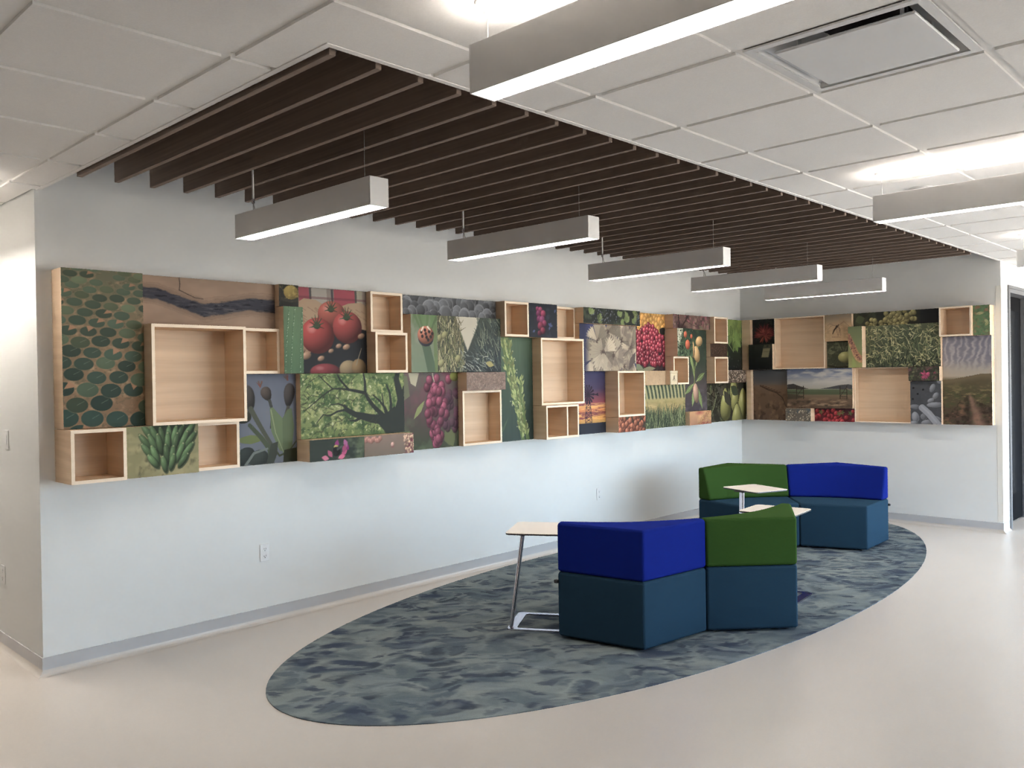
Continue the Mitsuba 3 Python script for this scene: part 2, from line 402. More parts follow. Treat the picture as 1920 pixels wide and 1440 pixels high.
def pendant(name, label, group, xc, y0, y1, z0, w, hgt, up=False, feed=None, lamp=LAMP):
    t = thing(name, label, 'pendant light', group)
    x0, x1 = xc - w / 2, xc + w / 2
    e = .006
    side = .004
    put('housing', join(bx(x0, x0 + side, y0 + e, y1 - e, z0, z0 + hgt, .0012), bx(x1 - side, x1, y0 + e, y1 - e, z0, z0 + hgt, .0012),
                        bx(x0 + side, x1 - side, y0 + e, y1 - e, z0 + hgt * .45, z0 + hgt * .45 + .006)) if up else
        join(bx(x0, x0 + side, y0 + e, y1 - e, z0, z0 + hgt, .0012), bx(x1 - side, x1, y0 + e, y1 - e, z0, z0 + hgt, .0012), bx(x0 + side, x1 - side, y0 + e, y1 - e, z0 + hgt - .006, z0 + hgt, .001)), HOUSING, parent=t)
    for ya, yb in ((y0, y0 + e), (y1 - e, y1)):
        put('end_cap', bx(x0, x1, ya, yb, z0 - .0005, z0 + hgt + .0005, .0012), HOUSING, parent=t)
    # lens: a thin box whose lower face shines
    lens = trimesh.Trimesh([[x0 + side, y0 + e, z0 + .0008], [x1 - side, y0 + e, z0 + .0008], [x1 - side, y1 - e, z0 + .0008], [x0 + side, y1 - e, z0 + .0008]], [[0, 2, 1], [0, 3, 2]], process=False)
    k = put('lens', lens, LENS, parent=t)
    scene[k]['emitter'] = area(lamp)
    labels[k] = {'label': 'glowing white diffuser along the underside'}
    if up:
        z_ = z0 + hgt - .012
        ul = trimesh.Trimesh([[x0 + side, y0 + e, z_], [x1 - side, y0 + e, z_], [x1 - side, y1 - e, z_], [x0 + side, y1 - e, z_]], [[0, 1, 2], [0, 2, 3]], process=False)
        k = put('uplight', ul, LENS, parent=t)
        scene[k]['emitter'] = area(UPLIGHT)
    return t


LX = [2.287, 3.800, 5.285, 6.787, 8.197]
LZ = [2.400, 2.421, 2.393, 2.400, 2.400]
which = ['nearest', 'second nearest', 'middle', 'fourth nearest', 'farthest']
for n, (lx, lz) in enumerate(zip(LX, LZ)):
    ya, yb = 2.992, 4.185
    t = pendant('slat_pendant', f'{which[n]} of the five short grey pendant bars hanging under the dark slats', 'pendants under the slats', lx, ya, yb, lz, .102, .127)
    zt = lz + .127
    put('stem', cyl([lx, yb - .105, zt + .075], [lx, yb - .105, 3.2595], .0055), WHITEP, 30, parent=t)
    put('gripper', cyl([lx, yb - .105, zt + .052], [lx, yb - .105, zt + .076], .008), CHROME, 30, parent=t)
    put('cable', join(cyl([lx, yb - .105, zt], [lx, yb - .105, zt + .053], .0022, 8), cyl([lx, yb - .125, zt], [lx, yb - .108, zt + .06], .0028, 8)), CABLE, 30, parent=t)
    put('cable', cyl([lx, ya + .105, zt], [lx, ya + .105, 3.2595], .0013, 8), CABLE, 30, parent=t)

ups = [('nearest long pendant bar with a wide glowing underside at the top of the picture', 1.741), ('long grey pendant bar lighting the ceiling at the right edge, beside the slats', 4.783), ('farthest long pendant bar, only its end showing at the right edge above the door', 7.80)]
for n, (lab, lx) in enumerate(ups):
    ya, yb, z0, hg = -0.70, 1.787, 2.462, .142
    t = pendant('long_pendant', lab, 'long pendants over the open floor', lx + .008, ya, yb, z0, .102, hg, up=True, lamp=5.0)
    for yy in (1.757, ya + .30):
        put('canopy', cyl([lx, yy, H - .012], [lx, yy, H - .0003], .032, 32), WHITEP, 40, parent=t)
        put('ferrule', cyl([lx, yy, H - .038], [lx, yy, H - .0125], .0065), WHITEP, 30, parent=t)
        put('cable', cyl([lx, yy - (.006 if yy > 1 else 0), z0 + hg], [lx, yy - (.006 if yy > 1 else 0), H - .037], .0011, 8), CABLE, 30, parent=t)
t = pendant('corridor_pendant', 'long pendant bar lighting the passage beyond the end of the long wall', None, 1.13, 4.90, 7.9, 2.45, .086, .15, up=True, lamp=42.0)

# ------------------------------------------------------------------ the mosaic of printed blocks and open boxes
def lin(c):
    c = np.asarray(c, float) / 255
    return np.where(c < .04045, c / 12.92, ((c + .055) / 1.055) ** 2.4)


class Print:
    """A flat print on a block's own face, painted in the face's coordinates: u to the right, v up, both from 0 to 1; sizes in widths of the face."""

    def __init__(s, w, h, res, seed):
        s.w, s.h, s.a = w, h, h / w
        s.nx, s.ny = max(8, int(w / res)) + 1, max(8, int(h / res)) + 1
        s.U, s.V = np.meshgrid(np.linspace(0, 1, s.nx), np.linspace(0, s.a, s.ny))
        s.c = np.zeros((s.ny, s.nx, 3)) + 90.0
        s.r = np.random.default_rng(seed)
        s.seed = seed
        s.px = 1.0 / (s.nx - 1)

    def fill(s, col):
        s.c[:] = col

    def vgrad(s, *stops):
        v = s.V / s.a
        ks = [k for k, _ in stops]
        for i in range(3):
            s.c[..., i] = np.interp(v, ks, [c[i] for _, c in stops])

    def n(s, fx, fy=None, oct_=4, k=0):
        fy = fy or fx
        return meshkit.fbm(np.stack([s.U * fx, s.V * fy, np.full_like(s.U, k + .5)], -1), oct_, s.seed * 7 + k)

    def blend(s, col, m):
        m = np.clip(m, 0, 1)[..., None]
        s.c = s.c * (1 - m) + np.asarray(col, float) * m

    def mottle(s, amt, fx, fy=None, k=0):
        s.c = s.c * (1 + amt * (s.n(fx, fy, 4, k) - .5) * 2)[..., None]

    def patch(s, col, lo, hi, fx, fy=None, k=0, where=None):
        t = np.clip((s.n(fx, fy, 4, k) - lo) / (hi - lo), 0, 1)
        s.blend(col, t if where is None else t * where)

    def _win(s, u0, u1, v0, v1):
        i0, i1 = max(0, int(u0 / s.px) - 1), min(s.nx, int(u1 / s.px) + 3)
        q = s.a / (s.ny - 1)
        j0, j1 = max(0, int(v0 / q) - 1), min(s.ny, int(v1 / q) + 3)
        return (slice(j0, j1), slice(i0, i1)) if i1 > i0 and j1 > j0 else None

    def ell(s, u, v, rx, ry=None, rot=0, col=(200, 0, 0), shade=.55, hi=.0, soft=1.2, alpha=1.0, taper=0.0, edge=None):
        ry = ry or rx
        v = v * s.a
        R = max(rx, ry) * 1.1
        w = s._win(u - R, u + R, v - R, v + R)
        if w is None:
            return
        dx, dy = s.U[w] - u, s.V[w] - v
        c_, s_ = math.cos(rot), math.sin(rot)
        x, y = (dx * c_ + dy * s_) / rx, (-dx * s_ + dy * c_) / ry
        if taper:
            x = x / np.clip(1 - taper * y, .15, 3)
        d = np.sqrt(x * x + y * y)
        m = np.clip((1 - d) / (soft * s.px / min(rx, ry)), 0, 1) * alpha
        nz = np.sqrt(np.clip(1 - d * d, 0, 1))
        nx_, ny_ = x * c_ - y * s_, x * s_ + y * c_
        L = np.clip(-.45 * nx_ + .55 * ny_ + .70 * nz, 0, 1)
        k = (1 - shade) + shade * L * 1.15
        cc = np.asarray(col, float) * k[..., None]
        if hi:
            g = np.clip(1 - ((nx_ + .35) ** 2 + (ny_ - .4) ** 2) / .10, 0, 1) * hi
            cc = cc + (np.array([235, 225, 215.]) - cc) * g[..., None]
        if edge is not None:
            cc = cc + (np.asarray(edge, float) - cc) * np.clip((d - .72) / .28, 0, 1)[..., None]
        s.c[w] = s.c[w] * (1 - m[..., None]) + cc * m[..., None]

    def line(s, pts, w0, w1=None, col=(0, 0, 0), alpha=1.0):
        w1 = w0 if w1 is None else w1
        p = np.array(pts, float) * [1, s.a]
        N = len(p) - 1
        for i in range(N):
            a, b = p[i], p[i + 1]
            ra, rb = w0 + (w1 - w0) * i / N, w0 + (w1 - w0) * (i + 1) / N
            R = max(ra, rb) + s.px
            w = s._win(min(a[0], b[0]) - R, max(a[0], b[0]) + R, min(a[1], b[1]) - R, max(a[1], b[1]) + R)
            if w is None:
                continue
            e = b - a
            t = np.clip(((s.U[w] - a[0]) * e[0] + (s.V[w] - a[1]) * e[1]) / max(e @ e, 1e-12), 0, 1)
            d = np.hypot(s.U[w] - a[0] - t * e[0], s.V[w] - a[1] - t * e[1])
            m = (np.clip((ra + (rb - ra) * t - d) / s.px + .5, 0, 1) * alpha)[..., None]
            s.c[w] = s.c[w] * (1 - m) + np.asarray(col, float) * m

    def poly(s, pts, col, alpha=1.0, soft=1.0):
        p = np.array(pts, float) * [1, s.a]
        w = s._win(p[:, 0].min(), p[:, 0].max(), p[:, 1].min(), p[:, 1].max())
        if w is None:
            return
        U, V = s.U[w], s.V[w]
        ins = np.zeros(U.shape, bool)
        dist = np.full(U.shape, 9.0)
        for i in range(len(p)):
            (ax, ay), (b_x, by) = p[i], p[(i + 1) % len(p)]
            cr = ((ay > V) != (by > V)) & (U < (b_x - ax) * (V - ay) / (by - ay + 1e-12) + ax)
            ins ^= cr
            e = np.array([b_x - ax, by - ay])
            t = np.clip(((U - ax) * e[0] + (V - ay) * e[1]) / max(e @ e, 1e-12), 0, 1)
            dist = np.minimum(dist, np.hypot(U - ax - t * e[0], V - ay - t * e[1]))
        m = (np.clip(np.where(ins, dist, -dist) / (soft * s.px) + .5, 0, 1) * alpha)[..., None]
        s.c[w] = s.c[w] * (1 - m) + np.asarray(col, float) * m

    def leaf(s, u, v, ln, wd, rot, col, vein=None):
        """rot: heading of the leaf from its stalk at u, v."""
        c_, s_ = math.cos(rot), math.sin(rot)
        pts = [(0, 0), (.25, .6), (.5, .9), (.75, .6), (1, 0), (.75, -.6), (.5, -.9), (.25, -.6)]
        s.poly([(u + (x * ln * c_ - y * wd * s_), v + (x * ln * s_ + y * wd * c_) / s.a) for x, y in pts], col)
        if vein is not None:
            s.line([(u, v), (u + ln * c_, v + ln * s_ / s.a)], .006 * ln / .3, .003, vein)

    def grass(s, n, u0, u1, v0, v1, ln, ang, spread, wd, cols, bend=.3, alpha=1.0):
        r = s.r
        for _ in range(n):
            u, v = r.uniform(u0, u1), r.uniform(v0, v1)
            a = ang + r.normal() * spread
            L = ln * r.uniform(.5, 1.3)
            b = a + bend * r.normal()
            q = (u + L * .5 * math.cos(a), v + L * .5 * math.sin(a) / s.a)
            e = (q[0] + L * .5 * math.cos(b), q[1] + L * .5 * math.sin(b) / s.a)
            c = np.array(cols[r.integers(len(cols))]) * r.uniform(.8, 1.15)
            s.line([(u, v), q, e], wd, wd * .25, c, alpha)

    def balls(s, pts, col, var=12, shade=.6, hi=.5, edge=None, ratio=1.0):
        for (u, v, rr) in pts:
            c = np.clip(np.array(col) + s.r.normal(size=3) * var * [1, .5, .6], 5, 240)
            s.ell(u, v, rr, rr * ratio, s.r.normal() * .25, c, shade, hi, edge=edge)


def scatter(r, n, f, tries=30, gap=1.6):
    """n spots (u, v, radius) from f(r), kept apart."""
    out = []
    for _ in range(n * tries):
        q = f(r)
        if q is None:
            continue
        if all((q[0] - o[0]) ** 2 + (q[1] - o[1]) ** 2 > (gap * .5 * (q[2] + o[2])) ** 2 for o in out):
            out.append(q)
            if len(out) >= n:
                break
    return out


def p_fields(s):
    s.vgrad((0, (118, 90, 66)), (.55, (120, 98, 72)), (1, (98, 98, 76)))
    s.patch((150, 122, 92), .5, .7, 9, 14, 1)
    s.patch((84, 80, 60), .55, .75, 14, 22, 2)
    y, row = -.05, 0
    while y < 1.04:
        t = min(1, max(0, y))
        rx = .157 * (1 - .38 * t)
        ry = rx * (.78 - .30 * t)
        x = -.12 + (row % 2) * rx * 1.03 - t * .08
        while x < 1.15:
            q = s.r.random()
            base = np.array([36, 56, 50]) * (1 - t) + np.array([78, 92, 72]) * t
            base = base * s.r.uniform(.82, 1.18) + (np.array([16, 12, 4]) if q < .25 else 0)
            yy = y + s.r.normal() * .006 - (x - .5) * .030
            if q < .96:
                k = s.r.uniform(.90, 1.0)
                s.ell(x, yy, rx * k * 1.05, ry * k * 1.07, -.05, (138, 116, 86), shade=0, alpha=.45)
                s.ell(x, yy, rx * k, ry * k, -.05, base, shade=.06)
                if q > .80:
                    a = s.r.uniform(.2, 1.0)
                    s.poly([(x, yy), (x + rx * math.cos(a), yy + ry * math.sin(a) / s.a), (x + rx * 1.0 * math.cos(a + .5), yy + ry * math.sin(a + .5) / s.a), (x + rx * math.cos(a + .9), yy + ry * math.sin(a + .9) / s.a)], (150, 112, 84))
                elif t < .6:
                    s.line([(x, yy), (x + rx * .55, yy + ry * .4 / s.a)], .003, .002, (110, 120, 104), .7)
            x += rx * 1.98
        y += ry * 1.66 / s.a
        row += 1


def p_river(s):
    s.fill((146, 120, 100))
    s.mottle(.10, 4, 8, 1)
    u, v = s.U, s.V / s.a
    cen = np.interp(u[0], [0, .12, .28, .45, .62, .8, 1], [.66, .63, .48, .34, .42, .52, .50])[None, :] + .03 * (s.n(3, .01, 3, 3) - .5)
    half = np.interp(u[0], [0, .3, .45, .7, 1], [.12, .13, .15, .14, .16])[None, :]
    d = (v - cen) / half + .5 * (s.n(26, 60, 3, 4) - .5)
    s.blend((104, 84, 70), np.clip(1.75 - np.abs(d), 0, 1) * .7)
    s.blend((52, 52, 62), np.clip((1.0 - np.abs(d)) * 4, 0, 1))
    s.patch((86, 82, 84), .5, .7, 10, 70, 5, np.clip((1.0 - np.abs(d)) * 4, 0, 1) * .8)
    s.patch((30, 30, 40), .55, .7, 14, 60, 6, np.clip((1.0 - np.abs(d)) * 4, 0, 1))
    for k in (1.35, 1.7):
        s.blend((120, 98, 80), np.clip(1 - np.abs(np.abs(d) - k) * 9, 0, 1) * .5)
    s.line([(.27, 1), (.275, .86), (.27, .74), (.33, .66), (.38, .60), (.44, .58)], .0035, .002, (70, 56, 48))


def p_cornkernel(s):
    s.fill((44, 42, 36))
    s.ell(.62, .66, .40, .34, 0, (150, 128, 62), .3)
    s.patch((176, 150, 76), .5, .7, 8, 8, 1, (s.V / s.a > .35) * .6)
    s.blend((40, 40, 36), (s.V / s.a < .22) * .8)
    for k in range(7):
        s.line([(.1, .28 + .02 * k), (.6, .20 + .02 * k), (1, .26 + .02 * k)], .006, .004, (70, 66, 52), .6)


def p_aloe(s):
    s.vgrad((0, (70, 98, 70)), (.5, (82, 112, 80)), (1, (94, 120, 88)))
    s.c *= (1 - .16 * np.abs(s.U - .55))[..., None]
    s.mottle(.05, 6, 2, 1)
    for a, b in ((.30, .06), (.60, .34), (1.0, .82)):
        for k in range(26):
            t = min(1.0, max(0.0, k / 25 + s.r.normal() * .008))
            u = b + (a - b) * t ** 1.4 + s.r.normal() * .01
            s.ell(u, t, .028 * s.r.uniform(.5, 1.3), .045 * s.r.uniform(.6, 1.5), -.3, (196, 204, 182), 0, alpha=.85)
        s.line([(b - .03, 0), (b + (a - b) * .4 - .03, .5), (a - .03, 1)], .02, .02, (58, 86, 62), .5)


def p_buds(s):
    s.vgrad((0, (92, 98, 108)), (1, (84, 90, 106)))
    s.mottle(.08, 2, 2, 1)
    s.ell(.5, .55, .5, .6, 0, (112, 118, 128), 0, alpha=.35, soft=60)
    s.leaf(-.02, .28, .50, .075, .02, (92, 104, 60))
    s.ell(.14, .10, .17, .13, .5, (44, 52, 50), .3)
    s.ell(.36, .06, .17, .14, .3, (50, 58, 54), .3)
    for (u, v, rx, ry, ro, col) in ((.20, .74, .115, .20, .28, (66, 62, 60)), (.50, .78, .088, .115, .45, (74, 64, 58)), (.88, .76, .095, .19, -.12, (62, 56, 54)), (.10, .55, .15, .12, -.6, (70, 74, 58))):
        s.ell(u, v, rx, ry, ro, col, .5, taper=-.25)
    for (u, v) in ((.12, .90), (.40, .86), (.86, .93)):
        for k in range(8):
            a = s.r.uniform(.6, 2.9)
            s.line([(u, v), (u + .09 * math.cos(a), v + .09 * math.sin(a) / s.a)], .010, .003, (108, 62, 58) if k % 2 else (90, 76, 62))
    s.line([(.24, .62), (.33, .50), (.44, .36), (.56, .22)], .040, .030, (66, 70, 58))
    s.line([(.55, .70), (.60, .58), (.56, .40)], .026, .012, (56, 58, 54))
    s.line([(.22, .44), (.40, .30), (.54, .16), (.56, .05)], .030, .045, (62, 72, 54))
    s.line([(.86, .62), (.80, .52)], .028, .014, (64, 62, 54))
    s.poly([(.55, .62), (.60, .63), (.76, .50), (.80, .12), (.70, .14), (.57, .36)], (88, 104, 72))
    s.poly([(.76, .50), (.85, .60), (.92, .61), (.96, .40), (.90, .08), (.76, .08)], (80, 94, 66))
    s.line([(.57, .60), (.64, .34), (.78, .10)], .010, .006, (120, 130, 92))
    s.line([(.60, .18), (.70, .08), (.86, .12), (1, .24)], .018, .008, (60, 66, 44))
    s.line([(.14, .0), (.28, .13), (.50, .17)], .022, .016, (96, 104, 100))
    s.poly([(.48, 0), (.56, .22), (.68, .24), (.66, .10), (.60, 0)], (52, 58, 50))
    s.poly([(.76, 0), (.78, .14), (1, .16), (1, 0)], (46, 50, 34))


def p_bananas(s):
    s.vgrad((0, (128, 122, 84)), (1, (120, 118, 82)))
    s.patch((150, 142, 102), .45, .65, 3, 4, 1)
    s.patch((92, 88, 60), .6, .75, 10, 6, 2)
    s.poly([(.35, 1), (.95, 1), (.92, .62), (.5, .55)], (44, 56, 40))
    fingers = []
    for row, (cv, n, sp, ln) in enumerate(((.80, 7, .27, .15), (.62, 7, .30, .17), (.42, 6, .27, .16), (.24, 4, .20, .13))):
        for k in range(n):
            t = (k - (n - 1) / 2) / max(1, (n - 1) / 2)
            fingers.append((.58 + t * sp + s.r.normal() * .012, cv + .05 * t * t + s.r.normal() * .02, ln, .045, -t * .65))
    for (u, v, ln, wd, ro) in fingers:
        c = np.array([78, 104, 66]) * s.r.uniform(.78, 1.2)
        s.ell(u + .008, v - .015, wd * 1.15, ln * 1.05, ro, (34, 46, 34), 0, alpha=.7)
        s.ell(u, v, wd, ln, ro, c, .55, hi=.12)
        s.ell(u - math.sin(-ro) * ln * .0 + math.sin(ro) * -ln * .82, v + math.cos(ro) * ln * .82 / s.a, wd * .42, wd * .30, ro, (150, 152, 112), .2)


def p_tomatoes(s):
    s.fill((34, 36, 40))
    s.poly([(0, .72), (0, 1), (1, 1), (1, .72)], (128, 116, 108))
    for a, b, c in ((.06, .20, (142, 66, 76)), (.20, .23, (74, 70, 70)), (.23, .44, (150, 142, 132)), (.50, .53, (72, 66, 70)), (.54, .84, (146, 62, 74)), (.84, .87, (74, 70, 66)), (.87, .95, (146, 138, 120))):
        s.poly([(a, .74), (a - .01, 1), (b - .01, 1), (b, .74)], c)
    s.blend((90, 44, 54), (np.abs(s.V / s.a - .885) < .012) * .4)
    s.poly([(0, .80), (.12, .87), (.28, .86), (.44, .78), (.34, .66), (.22, .58), (.10, .52), (0, .40)], (156, 130, 104))
    s.poly([(.58, .78), (.74, .84), (.92, .86), (1, .82), (1, .52), (.90, .54), (.82, .62), (.66, .70)], (150, 124, 98))
    s.poly([(0, .5), (.10, .52), (.14, .36), (.22, .26), (.12, .18), (0, .24)], (140, 110, 86))
    for _ in range(30):
        u = s.r.choice([s.r.uniform(.03, .30), s.r.uniform(.70, .97)])
        v = s.r.uniform(.56, .80)
        s.line([(u, v), (u + .06, v - .03)], .004, .002, (108, 82, 62), .6)
    s.ell(.50, .70, .20, .16, 0, (160, 82, 70), .45, hi=.25)
    s.ell(.30, .44, .235, .215, 0, (158, 62, 60), .55, hi=.30)
    s.ell(.72, .55, .215, .200, 0, (152, 62, 60), .55, hi=.25)
    s.ell(.40, .02, .22, .10, 0, (120, 50, 56), .5, hi=.2)
    s.ell(.73, .05, .14, .11, 0, (136, 118, 88), .5)
    s.ell(.88, .06, .11, .12, .3, (128, 104, 70), .5)
    s.line([(.84, .10), (.92, .30)], .008, .004, (128, 118, 100))
    for (u, v, k) in ((.29, .555, 1.0), (.71, .67, 1.0), (.49, .755, .9)):
        s.ell(u, v, .055 * k, .04 * k, 0, (52, 74, 52), .3)
        for q in range(8):
            a = -.2 + q * .5
            s.line([(u, v), (u + .10 * k * math.cos(a), v + .13 * k * math.sin(a) / s.a)], .012, .003, (48, 70, 48) if q % 3 else (70, 54, 40))
    for (u, v, rx) in ((.14, .205, .075), (.34, .175, .055), (.48, .265, .045), (.59, .325, .05), (.70, .315, .06), (.92, .45, .06), (.08, .26, .06)):
        s.ell(u, v, rx, rx * .62, .3, (158, 124, 100), .45, hi=.2)


def p_spores(s):
    s.fill((52, 54, 58))
    pts = [(u, v + .35 * 0, rr) for (u, v, rr) in scatter(s.r, 70, lambda r: (r.uniform(-.02, 1.02), r.uniform(-.1, 1.05), r.uniform(.035, .065)), 40, 1.05)]
    pts.sort(key=lambda q: -q[1])
    for (u, v, rr) in pts:
        g = s.r.uniform(.7, 1.15) * (1 - .35 * max(0, u - .7))
        s.ell(u, v, rr, rr * s.r.uniform(.9, 1.3), s.r.normal() * .4, np.array([100, 102, 106]) * g, .35, edge=np.array([132, 134, 138]) * g)
    s.mottle(.06, 40, 40, 2)


def p_ladybird(s):
    s.vgrad((0, (104, 120, 98)), (.5, (112, 122, 100)), (1, (98, 116, 80)))
    s.patch((128, 132, 116), .5, .7, 3, 2, 1)
    for k in range(10):
        u = s.r.uniform(.2, 1.0)
        s.line([(u + s.r.normal() * .1, 1), (.55 + .2 * (u - .5), .62)], .05, .02, np.array([74, 98, 60]) * s.r.uniform(.85, 1.3), .6)
    s.line([(.45, .62), (.60, .38), (.78, 0)], .13, .17, (74, 92, 72))
    s.line([(.90, .8), (.92, .3), (.95, 0)], .07, .06, (92, 110, 68), .8)
    s.ell(.55, .60, .30, .26, 0, (58, 60, 70), .3)
    s.ell(.55, .65, .32, .27, .05, (176, 108, 84), .45, hi=.15)
    for (u, v) in ((.38, .70), (.52, .735), (.68, .71), (.42, .625), (.58, .61), (.74, .62), (.64, .565), (.80, .675), (.55, .67)):
        s.ell(u, v, .055, .06, 0, (46, 34, 34), 0)
    s.line([(.45, .78), (.38, .72)], .03, .02, (212, 200, 178))
    s.line([(.62, .79), (.72, .74)], .03, .02, (212, 200, 178))


def p_cornrows(s):
    s.vgrad((0, (46, 52, 54)), (1, (66, 74, 62)))
    u, v = s.U, s.V / s.a
    s.blend((92, 88, 66), np.clip((.45 - u) * 3, 0, 1) * .65)
    s.blend((40, 47, 52), np.clip((u - .5) * 4, 0, 1) * np.clip(1.1 - v, 0, 1))
    s.grass(420, -.05, .40, -.1, .9, .13, 1.5, .35, .006, [(140, 132, 98), (108, 108, 70), (168, 160, 122), (60, 62, 52), (84, 92, 60), (44, 48, 44)])
    s.poly([(.27, 1.02), (.31, .86), (.38, .62), (.455, .38), (.53, .60), (.60, .80), (.66, 1.02)], (176, 168, 150), soft=3)
    s.grass(60, .24, .36, .35, .9, .08, 1.7, .5, .004, [(110, 100, 74), (84, 80, 58)])
    s.grass(230, .62, 1.05, .05, .95, .12, 1.9, .3, .006, [(84, 98, 84), (60, 70, 66), (112, 118, 98), (46, 56, 58), (40, 48, 52)])
    s.grass(70, .55, 1.0, -.05, .4, .09, 2.5, .5, .004, [(130, 138, 132), (72, 84, 82), (48, 58, 62)])
    s.grass(40, .35, .8, .0, .36, .08, 2.8, .4, .004, [(176, 178, 166), (120, 126, 120)])
    for (a, b) in ((.10, .66), (.05, .16), (.30, .24), (.02, .60)):
        s.ell(a, b, .055, .04, .8, (146, 142, 98), .4)
    s.leaf(.88, .12, .14, .04, 2.9, (150, 140, 88))


def p_tree(s):
    s.vgrad((0, (92, 112, 62)), (.4, (128, 138, 84)), (1, (100, 122, 70)))
    s.patch((172, 170, 122), .50, .64, 11, 11, 1, np.clip(1.1 - np.hypot(s.U - .28, (s.V / s.a - .5)) * 1.6, .15, 1))
    s.patch((66, 92, 52), .5, .62, 14, 14, 2)
    s.patch((150, 158, 96), .56, .66, 30, 30, 3)
    s.patch((46, 70, 42), .56, .68, 28, 28, 4, .35 + .65 * np.clip(.5 - s.V / s.a, 0, .5) * 2)
    s.patch((188, 190, 146), .63, .72, 46, 46, 5)
    D = (44, 50, 46)
    s.poly([(.80, 0), (.78, .06), (.72, .18), (.62, .26), (.80, .32), (.90, .45), (.92, .30), (.95, .55), (1.01, .6), (1.01, 0)], D)
    s.line([(.82, .18), (.74, .24), (.66, .26), (.58, .30), (.50, .34), (.42, .42), (.40, .48)], .045, .013, D)
    s.line([(.80, .26), (.74, .36), (.68, .46), (.63, .58), (.60, .68), (.50, .72), (.44, .74), (.36, .90), (.33, 1)], .022, .006, D)
    s.line([(.60, .68), (.60, .85), (.585, 1)], .014, .007, D)
    s.line([(.93, .3), (.97, .55), (.94, .75), (.92, .9), (.94, 1.02)], .045, .02, D)
    s.line([(.97, .55), (.99, .68), (1.0, .76)], .02, .012, D)
    s.line([(.86, .30), (.86, .5), (.85, .66), (.82, .8)], .016, .006, D)
    s.line([(.83, .28), (.80, .42), (.74, .55), (.68, .64)], .014, .005, D)
    s.line([(.81, .28), (.78, .5), (.77, .66)], .01, .004, D)
    s.line([(.50, .34), (.40, .42), (.33, .40), (.26, .34), (.20, .36), (.14, .24)], .011, .003, D)
    s.line([(.40, .48), (.34, .52), (.27, .51)], .008, .003, D)
    s.line([(.58, .30), (.50, .24), (.45, .245)], .014, .005, D)
    s.line([(.44, .74), (.36, .76), (.29, .76), (.24, .84), (.16, .98)], .008, .003, D)
    s.line([(.29, .76), (.20, .66), (.10, .52), (.04, .44)], .006, .002, D)
    for _ in range(60):
        u, v = s.r.uniform(.02, .75), s.r.uniform(.02, .98)
        a = s.r.uniform(2.2, 4.0)
        L = s.r.uniform(.05, .12)
        s.line([(u, v), (u + L * .5 * math.cos(a), v + L * .5 * math.sin(a) / s.a), (u + L * math.cos(a + .4), v + L * math.sin(a + .4) / s.a)], .0035, .0015, (54, 58, 44), .8)


def p_grapes(s):
    s.vgrad((0, (56, 64, 46)), (.5, (78, 64, 64)), (1, (92, 84, 80)))
    s.patch((110, 62, 74), .45, .65, 4, 3, 1, np.clip(s.V / s.a * 1.4 - .2, 0, 1))
    s.patch((76, 88, 64), .5, .65, 4, 4, 2, np.clip(1.0 - s.V / s.a, 0, 1))
    s.poly([(.02, .98), (.12, .96), (.16, .70), (.02, .62)], (94, 98, 76))
    s.poly([(.14, 1), (.32, 1), (.26, .82), (.18, .86)], (160, 154, 130))
    s.leaf(.9, .0, .3, .12, 2.0, (86, 92, 58))
    s.leaf(.05, .02, .25, .12, 1.2, (96, 112, 72))
    for _ in range(26):
        s.ell(s.r.uniform(.74, 1.0), s.r.uniform(.2, .75), .055, .068, 0, (88, 54, 70), .5, alpha=.8)
    pts = []
    for k in range(70):
        t = s.r.random()
        c = .62 + .10 * t * 0
        sp = np.interp(t, [0, .12, .45, .7, 1], [.02, .07, .17, .14, .24])
        pts.append((c + s.r.uniform(-1, 1) * sp, .03 + .90 * t, .058))
    pts = sorted(pts, key=lambda q: s.r.random())
    for (u, v, rr) in pts:
        c = np.array([152, 74, 98]) * s.r.uniform(.72, 1.12)
        s.ell(u, v, rr * 1.12, rr * 1.32, 0, (72, 34, 52), 0, alpha=.6)
        s.ell(u, v, rr, rr * 1.2, s.r.normal() * .15, c, .5, hi=.16)
    s.ell(.94, .95, .09, .07, 0, (128, 132, 60), .4)
    s.line([(.55, 1), (.56, .93), (.58, .88)], .008, .005, (176, 168, 150))
    s.leaf(.22, .40, .30, .045, .9, (120, 128, 80))


def p_bee(s):
    s.fill((44, 52, 46))
    s.patch((74, 86, 64), .5, .66, 4, 4, 1, np.clip(s.U * 2 - .4, 0, 1))
    s.patch((96, 106, 88), .55, .68, 5, 5, 2, np.clip(s.U * 2.4 - 1.2, 0, 1))
    for (u, v, a, c) in ((.34, .08, 2.9, (190, 108, 134)), (.40, .14, 2.2, (158, 76, 108)), (.56, .2, .6, (168, 70, 112)), (.50, .08, .2, (190, 96, 128)), (.5, .95, -1.8, (126, 44, 104)), (.62, .75, -.9, (120, 36, 98)), (.62, .95, -1.2, (150, 84, 128)), (.60, .30, 1.3, (140, 60, 96))):
        s.leaf(u, v, .14, .045, a, c)
    s.ell(.48, .42, .075, .085, .2, (26, 24, 26), .2)
    s.ell(.47, .62, .050, .034, 0, (168, 150, 84), .3)
    s.ell(.47, .55, .055, .025, 0, (30, 28, 28), .2)
    s.ell(.46, .28, .05, .04, 0, (34, 32, 34), .2)
    s.line([(.50, .5), (.58, .62)], .02, .012, (90, 92, 92), .6)


